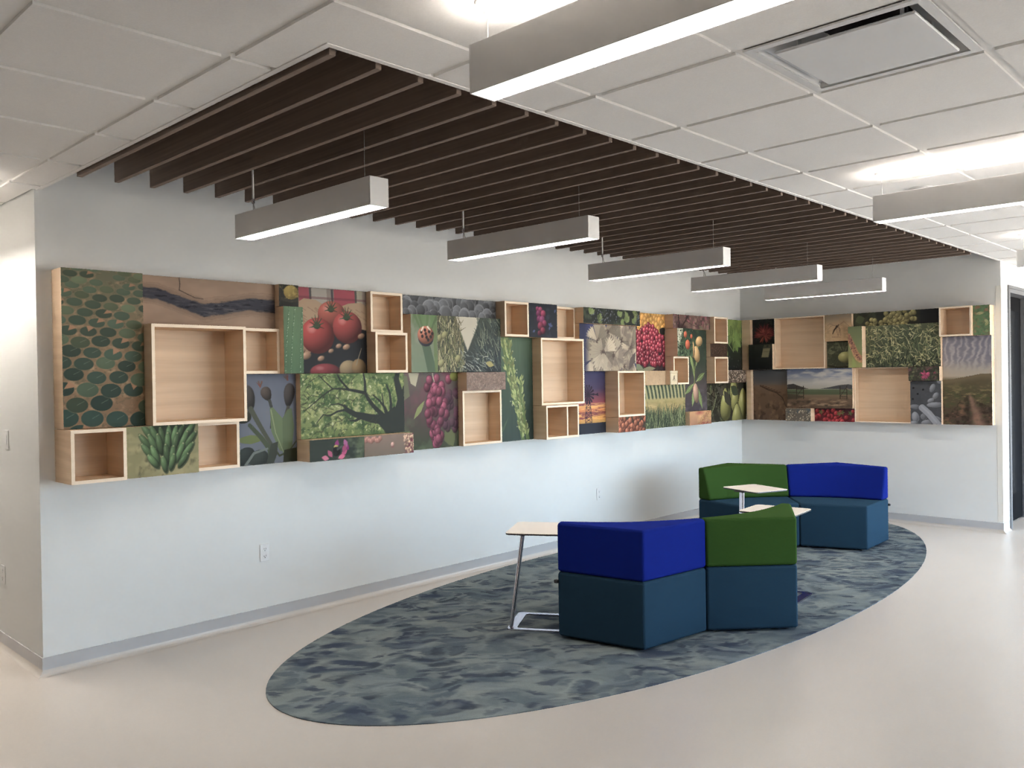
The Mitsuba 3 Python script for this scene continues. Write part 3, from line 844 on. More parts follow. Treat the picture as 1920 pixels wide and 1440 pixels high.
def p_cranberries(s):
    s.vgrad((0, (106, 94, 82)), (1, (122, 102, 92)))
    s.mottle(.05, 5, 5, 1)
    for k in range(9):
        s.ell(.03 + .035 * k, .80 + .06 * math.sin(k * 1.7), .045, .05, .4, (168, 116, 104), .35, hi=.2)
    s.ell(.56, .50, .042, .048, 0, (196, 152, 140), .4, hi=.35)
    s.ell(.56, .38, .045, .02, 0, (124, 70, 72), 0, alpha=.6)
    s.blend((104, 52, 62), np.clip((s.U - .80) * 14, 0, 1))
    for q in scatter(s.r, 40, lambda r: (r.uniform(.80, 1.02), r.uniform(-.02, 1.02), .030), 40, .9):
        s.ell(q[0], q[1], q[2], q[2] * 1.05, 0, np.array([206, 168, 140]) * s.r.uniform(.7, 1.08), .4, hi=.2)


def p_soil(s):
    s.fill((118, 98, 88))
    s.mottle(.35, 16, 26, 1)
    s.patch((146, 128, 116), .55, .7, 22, 40, 2)
    s.grass(120, 0, 1, 0, .8, .09, 1.6, .5, .005, [(140, 122, 108), (92, 74, 66), (124, 102, 90)], alpha=.6)


def p_berryflower(s):
    s.fill((34, 38, 46))
    s.patch((48, 54, 66), .5, .7, 3, 3, 1)
    s.ell(.40, .5, .26, .36, .2, (76, 36, 56), .2, alpha=.6, soft=20)
    for (u, v, rx, c) in ((.30, .84, .07, (128, 48, 84)), (.40, .82, .08, (148, 60, 92)), (.34, .70, .10, (112, 44, 80)), (.50, .70, .10, (150, 56, 86)), (.36, .54, .10, (110, 46, 84)), (.46, .52, .11, (132, 60, 100)), (.54, .42, .09, (136, 52, 84)), (.40, .34, .11, (124, 44, 70)), (.48, .20, .10, (118, 44, 64)), (.36, .12, .08, (90, 36, 56))):
        s.ell(u, v, rx, rx * .95, 0, c, .5, hi=.12)
    for (u, v, a) in ((.74, .34, 2.2), (.74, .34, 1.2), (.74, .34, .2), (.74, .34, 4.3), (.9, .75, 1), (.12, .15, .4)):
        s.leaf(u, v, .10, .035, a, (66, 76, 112))


def p_blackgrapes(s):
    s.fill((38, 42, 38))
    s.patch((64, 72, 54), .52, .68, 9, 9, 1)
    for (u, v, L, a) in ((.10, .6, .10, .5), (.24, .10, .10, .4), (.26, .3, .08, .9), (.60, .55, .09, .6), (.64, .2, .09, -.6), (.86, .90, .14, -.4), (.74, .15, .10, .9), (.78, .42, .10, 2.2), (.90, .10, .10, 1.4)):
        s.leaf(u, v, L, .04, a, np.array([112, 124, 76]) * s.r.uniform(.7, 1.1), (128, 136, 92))
        s.leaf(u, v, L * .8, .03, a + .9, np.array([100, 114, 66]) * s.r.uniform(.7, 1.1))
    for (cu, n, sp) in ((.38, 34, .09), (.20, 14, .06), (.95, 14, .05), (.55, 8, .04)):
        for _ in range(n):
            s.ell(cu + s.r.normal() * sp * .6, s.r.uniform(.02, .98), .0135, .015, 0, np.array([92, 98, 110]) * s.r.uniform(.45, 1.1), .6, hi=.4)


def p_blossom(s):
    s.vgrad((0, (40, 42, 74)), (.5, (50, 56, 70)), (1, (50, 52, 92)))
    s.patch((60, 62, 100), .5, .7, 2.5, 2.5, 1)
    r = s.r
    cs = [(.95, .22), (.76, .10), (.36, .10), (.62, .95), (.90, .90), (.48, .86), (.30, .64), (.72, .66), (.22, .26), (.90, .52), (.58, .34), (.40, .42)]
    for (cu, cv) in cs:
        a0 = r.uniform(0, 6)
        for k in range(7):
            a = a0 + k * 6.283 / 7 + r.normal() * .2
            L = r.uniform(.14, .24)
            wd = r.uniform(.05, .075)
            g = r.uniform(.66, 1.10)
            c_, s_ = math.cos(a), math.sin(a)
            pts = []
            for i in range(15):
                t = i / 14
                x = L * math.sin(math.pi * min(1, t * 1.0)) ** .6 * (1 if True else 0)
                ang = -1.0 + 2.0 * t
                rr = L * (1 + .10 * math.sin(i * 2.3 + k) + .06 * r.normal())
                x, y = rr * math.cos(ang * .55), rr * math.sin(ang * .55) * wd / (.5 * .15)
                pts.append((cu + x * c_ - y * s_, cv + (x * s_ + y * c_) / s.a))
            pts.append((cu, cv))
            s.poly([(p_[0] + .008, p_[1] - .014) for p_ in pts], np.array([88, 76, 72]), .55, 3)
            s.poly(pts, np.array([168, 154, 132]) * g)
            for q in range(5):
                b = a + (q - 2) * .20
                s.line([(cu, cv), (cu + L * .8 * math.cos(b), cv + L * .8 * math.sin(b) / s.a)], .010, .002, np.array([134, 120, 104]) * g, .28)
        s.ell(cu, cv, .030, .026, 0, (84, 70, 64), .3, alpha=.75)
        for q in range(6):
            b = r.uniform(0, 6.28)
            s.line([(cu, cv), (cu + .05 * math.cos(b), cv + .05 * math.sin(b) / s.a)], .004, .003, (74, 60, 54), .8)
    s.patch((96, 84, 78), .52, .62, 7, 7, 6, np.clip(s.U * 3 - .8, 0, 1) * .55)
    s.blend((46, 48, 74), np.clip((.16 - s.U) * 12, 0, 1))
    s.leaf(.86, .02, .24, .05, 1.0, (84, 74, 72))


def p_redcurrants(s):
    s.fill((48, 38, 42))
    s.patch((52, 62, 48), .5, .65, 6, 6, 1, np.clip(.4 - s.V / s.a, 0, 1) * 3)
    for q in sorted(scatter(s.r, 60, lambda r: (r.uniform(.18, 1.05), r.uniform(.64, 1.05), r.uniform(.065, .085)), 30, 1.0), key=lambda q: -q[1]):
        s.ell(q[0], q[1], q[2], q[2] * 1.2, 0, np.array([200, 146, 62]) * s.r.uniform(.82, 1.1), .4, hi=.25, edge=(150, 96, 40))
    s.ell(.0, .9, .2, .5, -.3, (36, 40, 40), 0)
    pts = []
    for q in scatter(s.r, 130, lambda r: (r.uniform(-.02, 1.0), r.uniform(.10, .80), r.uniform(.045, .064)), 30, 1.05):
        if q[1] > .80 - 1.1 * (q[0] - .45) ** 2 * (1.2 if q[0] < .45 else .7):
            continue
        pts.append(q)
    for q in sorted(pts, key=lambda q: -q[1]):
        dk = 1.0 if q[1] > .32 else .8
        s.ell(q[0], q[1], q[2] * 1.1, q[2] * 1.25, 0, (58, 20, 34), 0, alpha=.7)
        s.ell(q[0], q[1], q[2], q[2] * 1.12, 0, np.array([168, 54, 72]) * s.r.uniform(.72, 1.12) * dk, .5, hi=.55)
    s.leaf(.05, .10, .30, .07, -.3, (104, 112, 88))
    s.leaf(.30, .02, .40, .05, .05, (118, 116, 92))
    s.ell(.95, .70, .13, .07, 0, (36, 34, 32), .2)


def p_wheatear(s):
    s.vgrad((0, (48, 62, 58)), (.5, (54, 70, 58)), (1, (72, 92, 72)))
    s.c *= (1.06 - .30 * np.clip(s.U - .45, 0, 1))[..., None]
    s.mottle(.07, 14, 1.2, 1)
    r = s.r
    for stem in (((.16, .98), (.22, .84), (.34, .60), (.50, .36), (.62, .16), (.70, 0)), ((.30, 1.0), (.36, .80), (.48, .56), (.56, .38)), ((.64, .60), (.66, .40), (.76, .16), (.84, 0))):
        p = np.array(stem)
        s.line([tuple(q) for q in p], .035, .05, (86, 104, 62))
        for k in range(60):
            t = r.random() * (len(p) - 1)
            i = min(int(t), len(p) - 2)
            q = p[i] + (p[i + 1] - p[i]) * (t - i)
            sd = r.choice([-1, 1])
            s.leaf(q[0] + sd * r.uniform(0, .05), q[1], r.uniform(.08, .16), .026, 1.75 - sd * r.uniform(.1, .7), np.array([138, 148, 92]) * r.uniform(.65, 1.15))
    for k in range(60):
        q = (r.uniform(.1, .85), r.uniform(.02, .95))
        d = abs(q[0] - np.interp(1 - q[1], [0, .4, .65, 1], [.2, .40, .56, .74]))
        if d < .2:
            s.ell(q[0], q[1], .018, .026, r.normal(), (176, 178, 140), .3, alpha=.8)
    s.leaf(.02, .02, .5, .03, 1.0, (66, 86, 66))


def p_windmill(s):
    s.vgrad((0, (40, 44, 54)), (.17, (40, 44, 54)), (.175, (172, 128, 62)), (.27, (206, 146, 66)), (.33, (118, 62, 64)), (.37, (198, 122, 66)), (.45, (206, 150, 88)), (.50, (128, 64, 72)), (.62, (96, 58, 74)), (.72, (66, 56, 82)), (1, (50, 50, 80)))
    s.patch((116, 56, 66), .52, .64, 3, 26, 1, np.clip((.58 - s.V / s.a) * 8, 0, 1) * np.clip((s.V / s.a - .2) * 20, 0, 1))
    s.patch((216, 160, 84), .56, .66, 3, 30, 2, np.clip((.52 - s.V / s.a) * 8, 0, 1) * np.clip((s.V / s.a - .2) * 20, 0, 1))
    D = (44, 34, 48)
    u, v = .40, .63
    for k in range(14):
        a = k * 6.283 / 14
        s.line([(u, v), (u + .19 * math.cos(a), v + .19 * math.sin(a) / s.a)], .006, .026, D)
    s.line([(u, v), (u + .26, v + .0)], .012, .010, D)
    s.poly([(u + .18, v - .02), (u + .34, v + .025), (u + .36, v - .03), (u + .2, v - .005)], D)
    s.line([(u - .05, v), (u - .10, .17)], .008, .009, D)
    s.line([(u + .05, v), (u + .12, .17)], .008, .009, D)
    for k in range(5):
        y0, y1 = .18 + .08 * k, .26 + .08 * k
        s.line([(u - .10 + .01 * k, y0), (u + .11 - .012 * k, y1)], .005, .005, D)
        s.line([(u + .11 - .012 * k, y0), (u - .10 + .01 * k, y1)], .005, .005, D)
        s.line([(u - .10 + .01 * k, y0), (u + .12 - .012 * k, y0)], .005, .005, D)


def p_peaches(s):
    s.fill((58, 48, 38))
    s.patch((84, 84, 58), .5, .65, 9, 9, 1)
    for q in scatter(s.r, 34, lambda r: (r.uniform(0, 1), r.uniform(-.05, 1.05), r.uniform(.06, .085)), 40, 1.25):
        s.ell(q[0], q[1], q[2] * 1.1, q[2] * 1.15, 0, (52, 30, 26), 0, alpha=.7)
        s.ell(q[0], q[1], q[2], q[2] * 1.08, 0, np.array([176, 104, 72]) * s.r.uniform(.75, 1.12), .5, hi=.25, edge=(120, 52, 52))


def p_vine(s):
    s.fill((96, 72, 66))
    s.patch((132, 104, 92), .5, .66, 10, 8, 1)
    s.patch((60, 44, 44), .5, .66, 8, 6, 2)
    s.patch((140, 82, 92), .56, .7, 22, 20, 3)
    s.patch((94, 96, 66), .6, .7, 14, 12, 4)
    s.line([(.14, 1), (.15, .4), (.14, 0)], .012, .016, (50, 36, 36))
    s.line([(.40, 1), (.33, .6), (.22, .1), (.20, 0)], .016, .010, (56, 40, 38))
    s.line([(.33, .6), (.5, .3), (.62, .2)], .006, .004, (66, 48, 44))


def p_oranges(s):
    s.vgrad((0, (70, 88, 62)), (1, (48, 60, 48)))
    s.patch((36, 46, 40), .48, .64, 6, 6, 1)
    s.poly([(0, 1), (.36, 1), (.30, .7), (.14, .45), (0, .1)], (186, 180, 156), soft=4)
    s.grass(150, 0, 1, 0, .95, .14, 1.2, 1.4, .014, [(66, 86, 60), (46, 60, 46), (92, 108, 78), (36, 44, 38)])
    for (u, v, rr) in ((.66, .42, .17), (.52, .78, .12), (.92, .72, .09)):
        s.ell(u, v, rr, rr * 1.1, 0, (192, 96, 66), .45, hi=.2)


def p_mango(s):
    s.vgrad((0, (62, 56, 62)), (.3, (70, 62, 62)), (.6, (48, 58, 48)), (1, (40, 52, 44)))
    s.patch((92, 84, 88), .5, .66, 3, 4, 1, np.clip(.45 - s.V / s.a, 0, 1) * 2)
    s.patch((60, 76, 54), .5, .66, 5, 5, 2, np.clip(s.V / s.a - .4, 0, 1) * 2)
    G = (108, 124, 74)
    for (u, v, L, w, a) in ((.45, .32, .55, .09, 4.45), (.55, .30, .60, .09, 5.1), (.40, .34, .50, .08, 3.7), (.50, .36, .46, .09, .5), (.42, .40, .55, .07, 1.75), (.52, .56, .46, .07, 1.35), (.36, .52, .4, .06, 1.9), (.52, .74, .4, .07, 1.1)):
        s.leaf(u, v, L, w, a, np.array(G) * s.r.uniform(.75, 1.15), (140, 150, 100))
    for (u, v, rx, ry, ro) in ((.66, .86, .17, .13, .3), (.54, .70, .15, .22, .35), (.36, .76, .10, .22, .1), (.48, .22, .13, .26, .15)):
        s.ell(u, v, rx * 1.06, ry * 1.05, ro, (60, 54, 44), 0, alpha=.6)
        s.ell(u, v, rx, ry, ro, (204, 164, 108) if v > .5 else (184, 144, 120), .45, hi=.18)
    s.line([(.42, .34), (.44, .50), (.50, .60)], .02, .012, (96, 104, 60))


def p_sand(s):
    s.vgrad((0, (170, 142, 108)), (1, (162, 134, 102)))
    s.mottle(.12, 14, 8, 1)
    for _ in range(34):
        u, v = s.r.uniform(0, 1), s.r.uniform(0, 1)
        s.ell(u, v, s.r.uniform(.006, .016), s.r.uniform(.006, .014), 0, (92, 64, 50), 0, alpha=.85)


def p_jar(s):
    s.fill((112, 90, 68))
    s.poly([(.04, .0), (.04, .82), (.0, .86), (.0, .98), (1, .98), (1, .86), (.94, .82), (.94, .0)], (198, 182, 150))
    s.blend((150, 132, 102), np.clip(np.abs(s.U - .5) * 2 - .55, 0, 1) * .9)
    s.blend((150, 132, 104), ((s.V / s.a > .80) & (s.V / s.a < .84)) * .7)
    s.ell(.52, .50, .08, .13, .25, (52, 42, 36), 0)
    s.ell(.56, .62, .05, .05, 0, (52, 42, 36), 0)
    for a in (3.9, 4.35, 5.0, 5.5):
        s.line([(.52, .48), (.52 + .26 * math.cos(a), .48 + .26 * math.sin(a))], .020, .010, (84, 68, 56))


def p_terraces(s):
    s.vgrad((0, (70, 76, 56)), (.30, (92, 94, 64)), (.45, (146, 126, 80)), (.68, (150, 136, 88)), (.72, (112, 112, 76)), (1, (124, 124, 88)))
    u, v = s.U, s.V / s.a
    R = np.hypot(u + .55, (v - .62) * 1.15 * s.a)
    st = np.sin((np.hypot(u + 1.1, (v - .35) * 1.3 * s.a) - .9) * 86)
    m = np.clip((v - .66) * 22, 0, 1)
    s.blend((62, 72, 56), m * np.clip(st * 1.6, 0, 1))
    s.blend((158, 152, 112), m * np.clip(-st * 1.6, 0, 1) * .8)
    s.patch((128, 118, 66), .5, .66, 6, 20, 1, np.clip(1 - np.abs(v - .5) * 6, 0, 1))
    s.patch((172, 148, 100), .56, .68, 6, 30, 4, np.clip(1 - np.abs(v - .52) * 6, 0, 1))
    s.grass(420, -.02, 1.02, -.12, .32, .13, 1.57, .35, .0065, [(66, 78, 54), (96, 106, 70), (48, 58, 46), (118, 124, 86), (40, 48, 42)])


def p_soybean(s):
    s.vgrad((0, (150, 106, 80)), (1, (188, 140, 96)))
    s.patch((204, 158, 108), .5, .7, 4, 4, 1, s.U < .6)
    s.blend((140, 86, 62), np.clip(1 - np.abs((s.U - .45) - .45 * s.V / s.a) * 8, 0, 1) * .7)
    s.blend((150, 74, 62), np.clip(1 - np.hypot(s.U - .46, s.V / s.a - .9) * 4, 0, 1))
    for q in scatter(s.r, 150, lambda r: (r.uniform(.36, 1.02), r.uniform(.04, .98), .019), 20, 1.2):
        if q[1] < (q[0] - .30) * 2.2 and q[1] > (q[0] - .62) * 1.2 - .1:
            s.ell(q[0], q[1], q[2], q[2], 0, np.array([206, 158, 88]) * s.r.uniform(.75, 1.12), .5, hi=.3)
    for q in scatter(s.r, 22, lambda r: (r.uniform(.5, 1.0), r.uniform(-.02, .2), .022), 20, 1.2):
        s.ell(q[0], q[1], q[2], q[2], 0, (150, 60, 56), .5, hi=.4)


def p_greenleaf(s):
    s.vgrad((0, (34, 36, 34)), (.45, (46, 54, 40)), (.62, (84, 108, 56)), (1, (112, 130, 66)))
    s.patch((128, 148, 72), .45, .62, 4, 4, 1, np.clip((s.V / s.a - .5) * 6, 0, 1))
    for (u, v, L, a) in ((.55, .75, .32, 3.6), (.6, .62, .30, -.5), (.75, .55, .26, 1.0), (.72, .6, .3, 5.0), (.2, .40, .22, 4.9), (.15, .45, .2, .9), (.5, .9, .3, 4.2)):
        for k in (-.7, 0, .7):
            s.leaf(u, v, L, .09, a + k, np.array([112, 138, 66]) * s.r.uniform(.8, 1.15), (146, 160, 92))
    s.line([(.22, .70), (.42, .50), (.62, .36)], .012, .006, (132, 150, 96))
    for _ in range(26):
        s.ell(s.r.uniform(.05, .95), s.r.uniform(.03, .42), s.r.uniform(.012, .03), None, 0, np.array([96, 100, 92]) * s.r.uniform(.5, 1.1), .3, alpha=.8)


def p_beans(s):
    s.fill((56, 42, 34))
    for q in scatter(s.r, 260, lambda r: (r.uniform(0, 1), r.uniform(0, 1), .020), 14, 1.0):
        s.ell(q[0], q[1], .022, .014, s.r.uniform(0, 3), np.array([112, 84, 66]) * s.r.uniform(.6, 1.25), .5, hi=.2)


def p_seeds(s):
    s.fill((78, 62, 50))
    for q in scatter(s.r, 320, lambda r: (r.uniform(0, 1), r.uniform(0, 1), .018), 12, 1.0):
        s.ell(q[0], q[1], .024, .011, s.r.uniform(0, 3), np.array([186, 164, 144]) * s.r.choice([.45, .8, 1.0, 1.1]), .35)


def p_pears(s):
    s.fill((44, 42, 34))
    s.patch((74, 66, 52), .5, .68, 9, 9, 1)
    s.patch((86, 92, 60), .56, .7, 12, 12, 2)
    s.grass(60, 0, .4, .3, .95, .12, 1.2, 1.2, .006, [(96, 96, 74), (60, 60, 46), (34, 32, 28)])
    for (u, v, rx, ry, tp) in ((.50, .44, .115, .20, .45), (.70, .80, .09, .16, .2), (.73, .52, .10, .15, .2), (.92, .42, .12, .20, .3), (.77, .10, .12, .16, .4), (.62, .58, .0, .0, 0)):
        if rx:
            s.ell(u, v, rx * 1.07, ry * 1.06, 0, (38, 38, 26), 0, alpha=.7, taper=tp)
            s.ell(u, v, rx, ry, 0, (144, 140, 76), .5, hi=.22, taper=tp)
    s.leaf(.47, .80, .24, .07, -.9, (60, 58, 48))
    s.leaf(.80, .68, .2, .07, 2.6, (58, 66, 48))
    s.leaf(.30, .92, .2, .04, -.6, (70, 66, 56))
    s.line([(.12, .05), (.24, .40), (.30, .7)], .006, .004, (118, 122, 84))


def p_protea(s):
    s.fill((32, 34, 36))
    s.patch((46, 52, 46), .5, .7, 5, 5, 1)
    for ring, (n, L, c) in enumerate(((30, .52, (92, 38, 42)), (26, .42, (124, 52, 52)), (22, .30, (140, 66, 58)), (16, .18, (112, 48, 50)))):
        for k in range(n):
            a = -.15 + (math.pi + .3) * (k + s.r.random()) / n
            s.leaf(.52, .34, L * s.r.uniform(.85, 1.1), .030, a, np.array(c) * s.r.uniform(.65, 1.15))
    for k in range(22):
        a = math.pi + (math.pi) * s.r.random()
        s.leaf(.5, .36, .34, .03, a, np.array([128, 62, 54]) * s.r.uniform(.5, 1.1))


def p_lantern(s):
    s.vgrad((0, (22, 24, 24)), (1, (40, 44, 38)))
    s.poly([(.62, .86), (.66, .98), (.94, .98), (.96, .86)], (66, 66, 50))
    s.poly([(.62, .84), (.92, .84), (.84, .48), (.54, .48)], (112, 106, 78), soft=2)
    s.ell(.80, .92, .06, .05, 0, (44, 46, 42), 0)
    s.line([(.66, .70), (.86, .70)], .008, .008, (84, 80, 60))


def p_mosquito(s):
    s.vgrad((0, (180, 148, 108)), (.55, (176, 144, 106)), (.8, (142, 122, 98)), (1, (118, 104, 88)))
    s.patch((140, 114, 80), .5, .68, 4, 8, 1, .5)
    D = (58, 44, 34)
    s.ell(.46, .55, .065, .05, .5, D, .3)
    s.line([(.46, .54), (.36, .42), (.30, .28)], .03, .016, D)
    s.ell(.52, .60, .03, .03, 0, D, .2)
    s.line([(.52, .58), (.56, .40), (.52, .22)], .006, .004, D)
    s.line([(.44, .52), (.46, .34), (.50, .18)], .005, .004, (92, 70, 52))
    s.line([(.48, .52), (.58, .46), (.60, .20)], .005, .004, (92, 70, 52))
    s.line([(.40, .56), (.20, .66), (.10, .60)], .005, .003, (104, 80, 58))
    s.line([(.50, .56), (.72, .72), (.90, .55), (1, .4)], .005, .003, (104, 80, 58))
    s.line([(.44, .60), (.24, .58), (.12, .44)], .004, .003, (104, 80, 58))
    s.line([(.28, .16), (.6, .14)], .012, .006, (128, 92, 66), .7)


def p_cabbage(s):
    s.fill((58, 62, 48))
    s.patch((92, 96, 70), .5, .66, 9, 9, 1)
    for k in range(40):
        a = s.r.uniform(0, 6.28)
        s.line([(.55 + .15 * math.cos(a), .45 + .15 * math.sin(a)), (.5 + .55 * math.cos(a + .3), .5 + .5 * math.sin(a + .3))], .014, .006, np.array([100, 104, 76]) * s.r.uniform(.5, 1.2))
    s.ell(.55, .36, .42, .30, 0, (54, 58, 44), 0, alpha=.8)
    s.ell(.70, .40, .30, .22, 0, (152, 150, 92), .5, hi=.2)
    s.line([(.0, .10), (.4, .02), (1, .06)], .03, .03, (40, 40, 32))


def p_caterpillar(s):
    s.vgrad((0, (126, 124, 74)), (.3, (112, 112, 66)), (.5, (104, 112, 74)), (1, (90, 98, 66)))
    s.poly([(.25, .0), (.30, .25), (.55, .12), (.6, 0)], (122, 132, 70), soft=3)
    P = [(.0, .78), (.16, .66), (.34, .52), (.52, .36), (.70, .26), (.92, .20)]
    s.line(P, .17, .24, (150, 108, 74))
    s.line([(a - .1, b - .05) for a, b in P], .06, .09, (162, 124, 84), .8)
    for k in range(150):
        t = s.r.random() * 5
        i = int(t)
        a, b = P[i], P[min(i + 1, 5)]
        u = a[0] + (b[0] - a[0]) * (t - i) + s.r.normal() * .09
        v = a[1] + (b[1] - a[1]) * (t - i) + s.r.normal() * .035
        s.line([(u, v), (u + s.r.normal() * .05, v + s.r.normal() * .02)], .022, .008, np.array([96, 56, 60]) * s.r.uniform(.7, 1.3), .8)


def p_whitegrapes(s):
    s.fill((42, 44, 38))
    s.patch((62, 66, 50), .5, .7, 10, 6, 1, s.U < .3)
    s.leaf(.02, .4, .12, .06, .3, (74, 82, 56))
    for q in scatter(s.r, 74, lambda r: (r.uniform(.16, .74), r.uniform(-.05, 1.0), .030), 30, 1.1):
        if q[1] < .35 + 1.1 * (q[0] - .14) * 2 and q[1] > (q[0] - .64) * 3:
            s.ell(q[0], q[1], q[2] * 1.05, q[2] * 1.1, 0, (66, 66, 38), 0, alpha=.7)
            s.ell(q[0], q[1], q[2], q[2], 0, np.array([160, 150, 96]) * s.r.uniform(.78, 1.12), .4, hi=.2)
    s.blend((34, 36, 38), np.clip((s.U - .75) * 40, 0, 1))


def p_rice(s):
    s.vgrad((0, (50, 56, 44)), (1, (76, 82, 60)))
    s.grass(330, -.05, 1.02, -.1, .9, .17, 1.5, .6, .0065, [(84, 96, 66), (58, 68, 50), (112, 116, 84), (44, 52, 42), (96, 100, 66)], .6)
    s.grass(230, 0, 1, .05, 1, .07, -.6, .8, .0055, [(152, 144, 104), (128, 124, 84), (168, 160, 120)], .7)
    s.grass(70, .0, 1.0, -.1, .2, .08, 1.5, .5, .008, [(34, 40, 34), (40, 46, 36)])


def p_fishleaf(s):
    s.fill((82, 108, 74))
    s.patch((70, 94, 66), .45, .65, 5, 5, 1)
    s.patch((120, 92, 72), .55, .68, 5, 5, 2)
    for (u, v, L, a, c) in ((.15, .72, .55, .1, (150, 144, 104)), (.95, .80, .30, 2.6, (132, 100, 78)), (.72, .30, .40, 1.0, (136, 136, 92)), (.9, .42, .3, 2.4, (146, 150, 108)), (.1, .95, .4, -.1, (122, 88, 70)), (.7, .12, .25, .2, (112, 128, 86)), (.02, .10, .2, .5, (120, 104, 80))):
        s.leaf(u, v, L, .11, a, c, (94, 100, 70))


def p_hillpath(s):
    s.vgrad((0, (66, 50, 42)), (.20, (70, 54, 44)), (.35, (70, 64, 46)), (.50, (88, 80, 56)), (.55, (150, 138, 122)), (.62, (146, 136, 124)), (.75, (122, 116, 120)), (1, (112, 110, 120)))
    u, v = s.U, s.V / s.a
    w = np.clip((v - .60) * 7, 0, 1)
    rip = np.sin((u * .9 - .25 * v + .16 * s.n(4, 7, 4, 3)) * 52 + 10 * s.n(4, 5, 4, 4)) * (.4 + s.n(5, 9, 3, 8))
    s.blend((164, 156, 152), w * np.clip(rip, 0, 1) * .55)
    s.blend((82, 82, 98), w * np.clip(-rip, 0, 1) * .5 * np.clip(u + .3, 0, 1))
    s.patch((96, 96, 112), .45, .65, 3, 5, 9, w * np.clip(u, 0, 1) * .5)
    hill = np.interp(u[0], [0, .2, .38, .6, .8, 1], [.505, .515, .535, .555, .578, .572])[None, :] + .006 * (s.n(18, 2, 3, 2) - .5)
    s.blend((92, 80, 58), (v < hill) * (v > .40) * 1.0)
    s.blend((70, 62, 44), np.clip((hill - .02 - v) * 16, 0, 1) * (v > .2) * .8)
    s.patch((62, 66, 40), .46, .62, 6, 14, 5, np.clip((.48 - v) * 8, 0, 1))
    s.patch((104, 92, 60), .5, .66, 7, 22, 10, np.clip((.50 - v) * 8, 0, 1) * (v > .25))
    s.patch((120, 84, 64), .48, .64, 5, 7, 6, np.clip((.30 - v) * 8, 0, 1) * .9)
    s.patch((46, 36, 30), .50, .66, 10, 14, 7, np.clip((.40 - v) * 8, 0, 1) * .9)
    path = .55 + .55 * np.clip(.36 - v, 0, 1) + .05 * (s.n(6, 9, 3, 11) - .5)
    wd = .03 + .42 * np.clip(.36 - v, 0, 1)
    s.blend((126, 94, 78), np.clip(1.2 - np.abs(u - path) / wd, 0, 1) * np.clip((.37 - v) * 18, 0, 1) * (.45 + .5 * s.n(9, 16, 3, 12)))
    s.blend((40, 32, 28), np.clip(1.1 - np.abs(u - path + wd * 1.3) / (wd * .8), 0, 1) * np.clip((.34 - v) * 14, 0, 1) * .55)
    s.ell(.53, .345, .08, .05, 0, (108, 88, 60), .3, alpha=.6, soft=16)


def p_dryfield(s):
    s.vgrad((0, (92, 70, 54)), (.5, (98, 76, 58)), (.66, (108, 86, 68)), (.72, (92, 84, 78)), (.8, (78, 78, 80)), (1, (70, 74, 78)))
    s.patch((118, 92, 66), .5, .66, 6, 5, 1, np.clip(.75 - s.V / s.a, 0, 1) * 2)
    s.patch((70, 52, 40), .52, .66, 7, 6, 2, np.clip(.7 - s.V / s.a, 0, 1) * 2)
    s.line([(.20, .68), (.42, .60), (.66, .54), (.82, .44), (.92, .26)], .016, .010, (62, 46, 38))
    for k in range(14):
        t = k / 13
        u, v = .20 + .5 * t, .68 - .14 * t
        s.leaf(u, v, .08, .018, -.2 + .5 * (k % 2), (80, 58, 44))


def p_gate(s):
    s.vgrad((0, (84, 66, 52)), (.24, (96, 76, 58)), (.33, (104, 88, 68)), (.36, (70, 78, 54)), (.46, (76, 86, 62)), (.50, (152, 146, 134)), (.66, (150, 146, 140)), (.80, (120, 124, 136)), (1, (66, 76, 102)))
    u, v = s.U, s.V / s.a
    s.patch((168, 162, 154), .48, .64, 3.2, 16, 1, np.clip((v - .52) * 6, 0, 1) * .9)
    s.patch((88, 100, 130), .55, .7, 3, 10, 2, np.clip((v - .75) * 6, 0, 1))
    s.poly([(0, .48), (0, .60), (.10, .62), (.20, .56), (.34, .49)], (56, 52, 50))
    s.poly([(.52, .49), (.66, .53), (.80, .58), (.94, .60), (1, .58), (1, .48)], (62, 62, 64))
    s.patch((62, 50, 40), .52, .68, 9, 20, 3, np.clip((.30 - v) * 8, 0, 1))
    s.patch((132, 108, 84), .54, .68, 5, 20, 4, np.clip((.30 - v) * 8, 0, 1))
    D = (50, 42, 36)
    for (a, b, t0, t1) in ((.15, .26, .50, .54), (.82, .92, .52, .50)):
        s.line([(a, .24), (a, .56)], .006, .006, D)
        s.line([(b, .24), (b, .56)], .006, .006, D)
        for k in range(3):
            s.line([(a, .30 + .09 * k), (b, .30 + .09 * k)], .004, .004, D)
        s.line([(a, .30), (b, .54)], .004, .004, D)
    s.line([(0, .50), (.15, .50)], .004, .004, D)
    s.line([(0, .40), (.15, .40)], .004, .004, D)
    s.poly([(0, .22), (0, .36), (.16, .34), (.28, .27), (.14, .23)], (58, 50, 40), .8, 3)
    s.line([(.92, .50), (1, .42)], .005, .005, (110, 92, 72))


def p_popcorn(s):
    s.fill((92, 84, 74))
    s.patch((70, 78, 84), .5, .7, 4, 4, 1, s.V / s.a > .6)
    for q in scatter(s.r, 60, lambda r: (r.uniform(0, 1), r.uniform(-.05, .9), r.uniform(.035, .06)), 20, .9):
        s.ell(q[0], q[1], q[2], q[2] * .8, s.r.uniform(0, 3), np.array([182, 166, 142]) * s.r.uniform(.62, 1.1), .5, hi=.2)


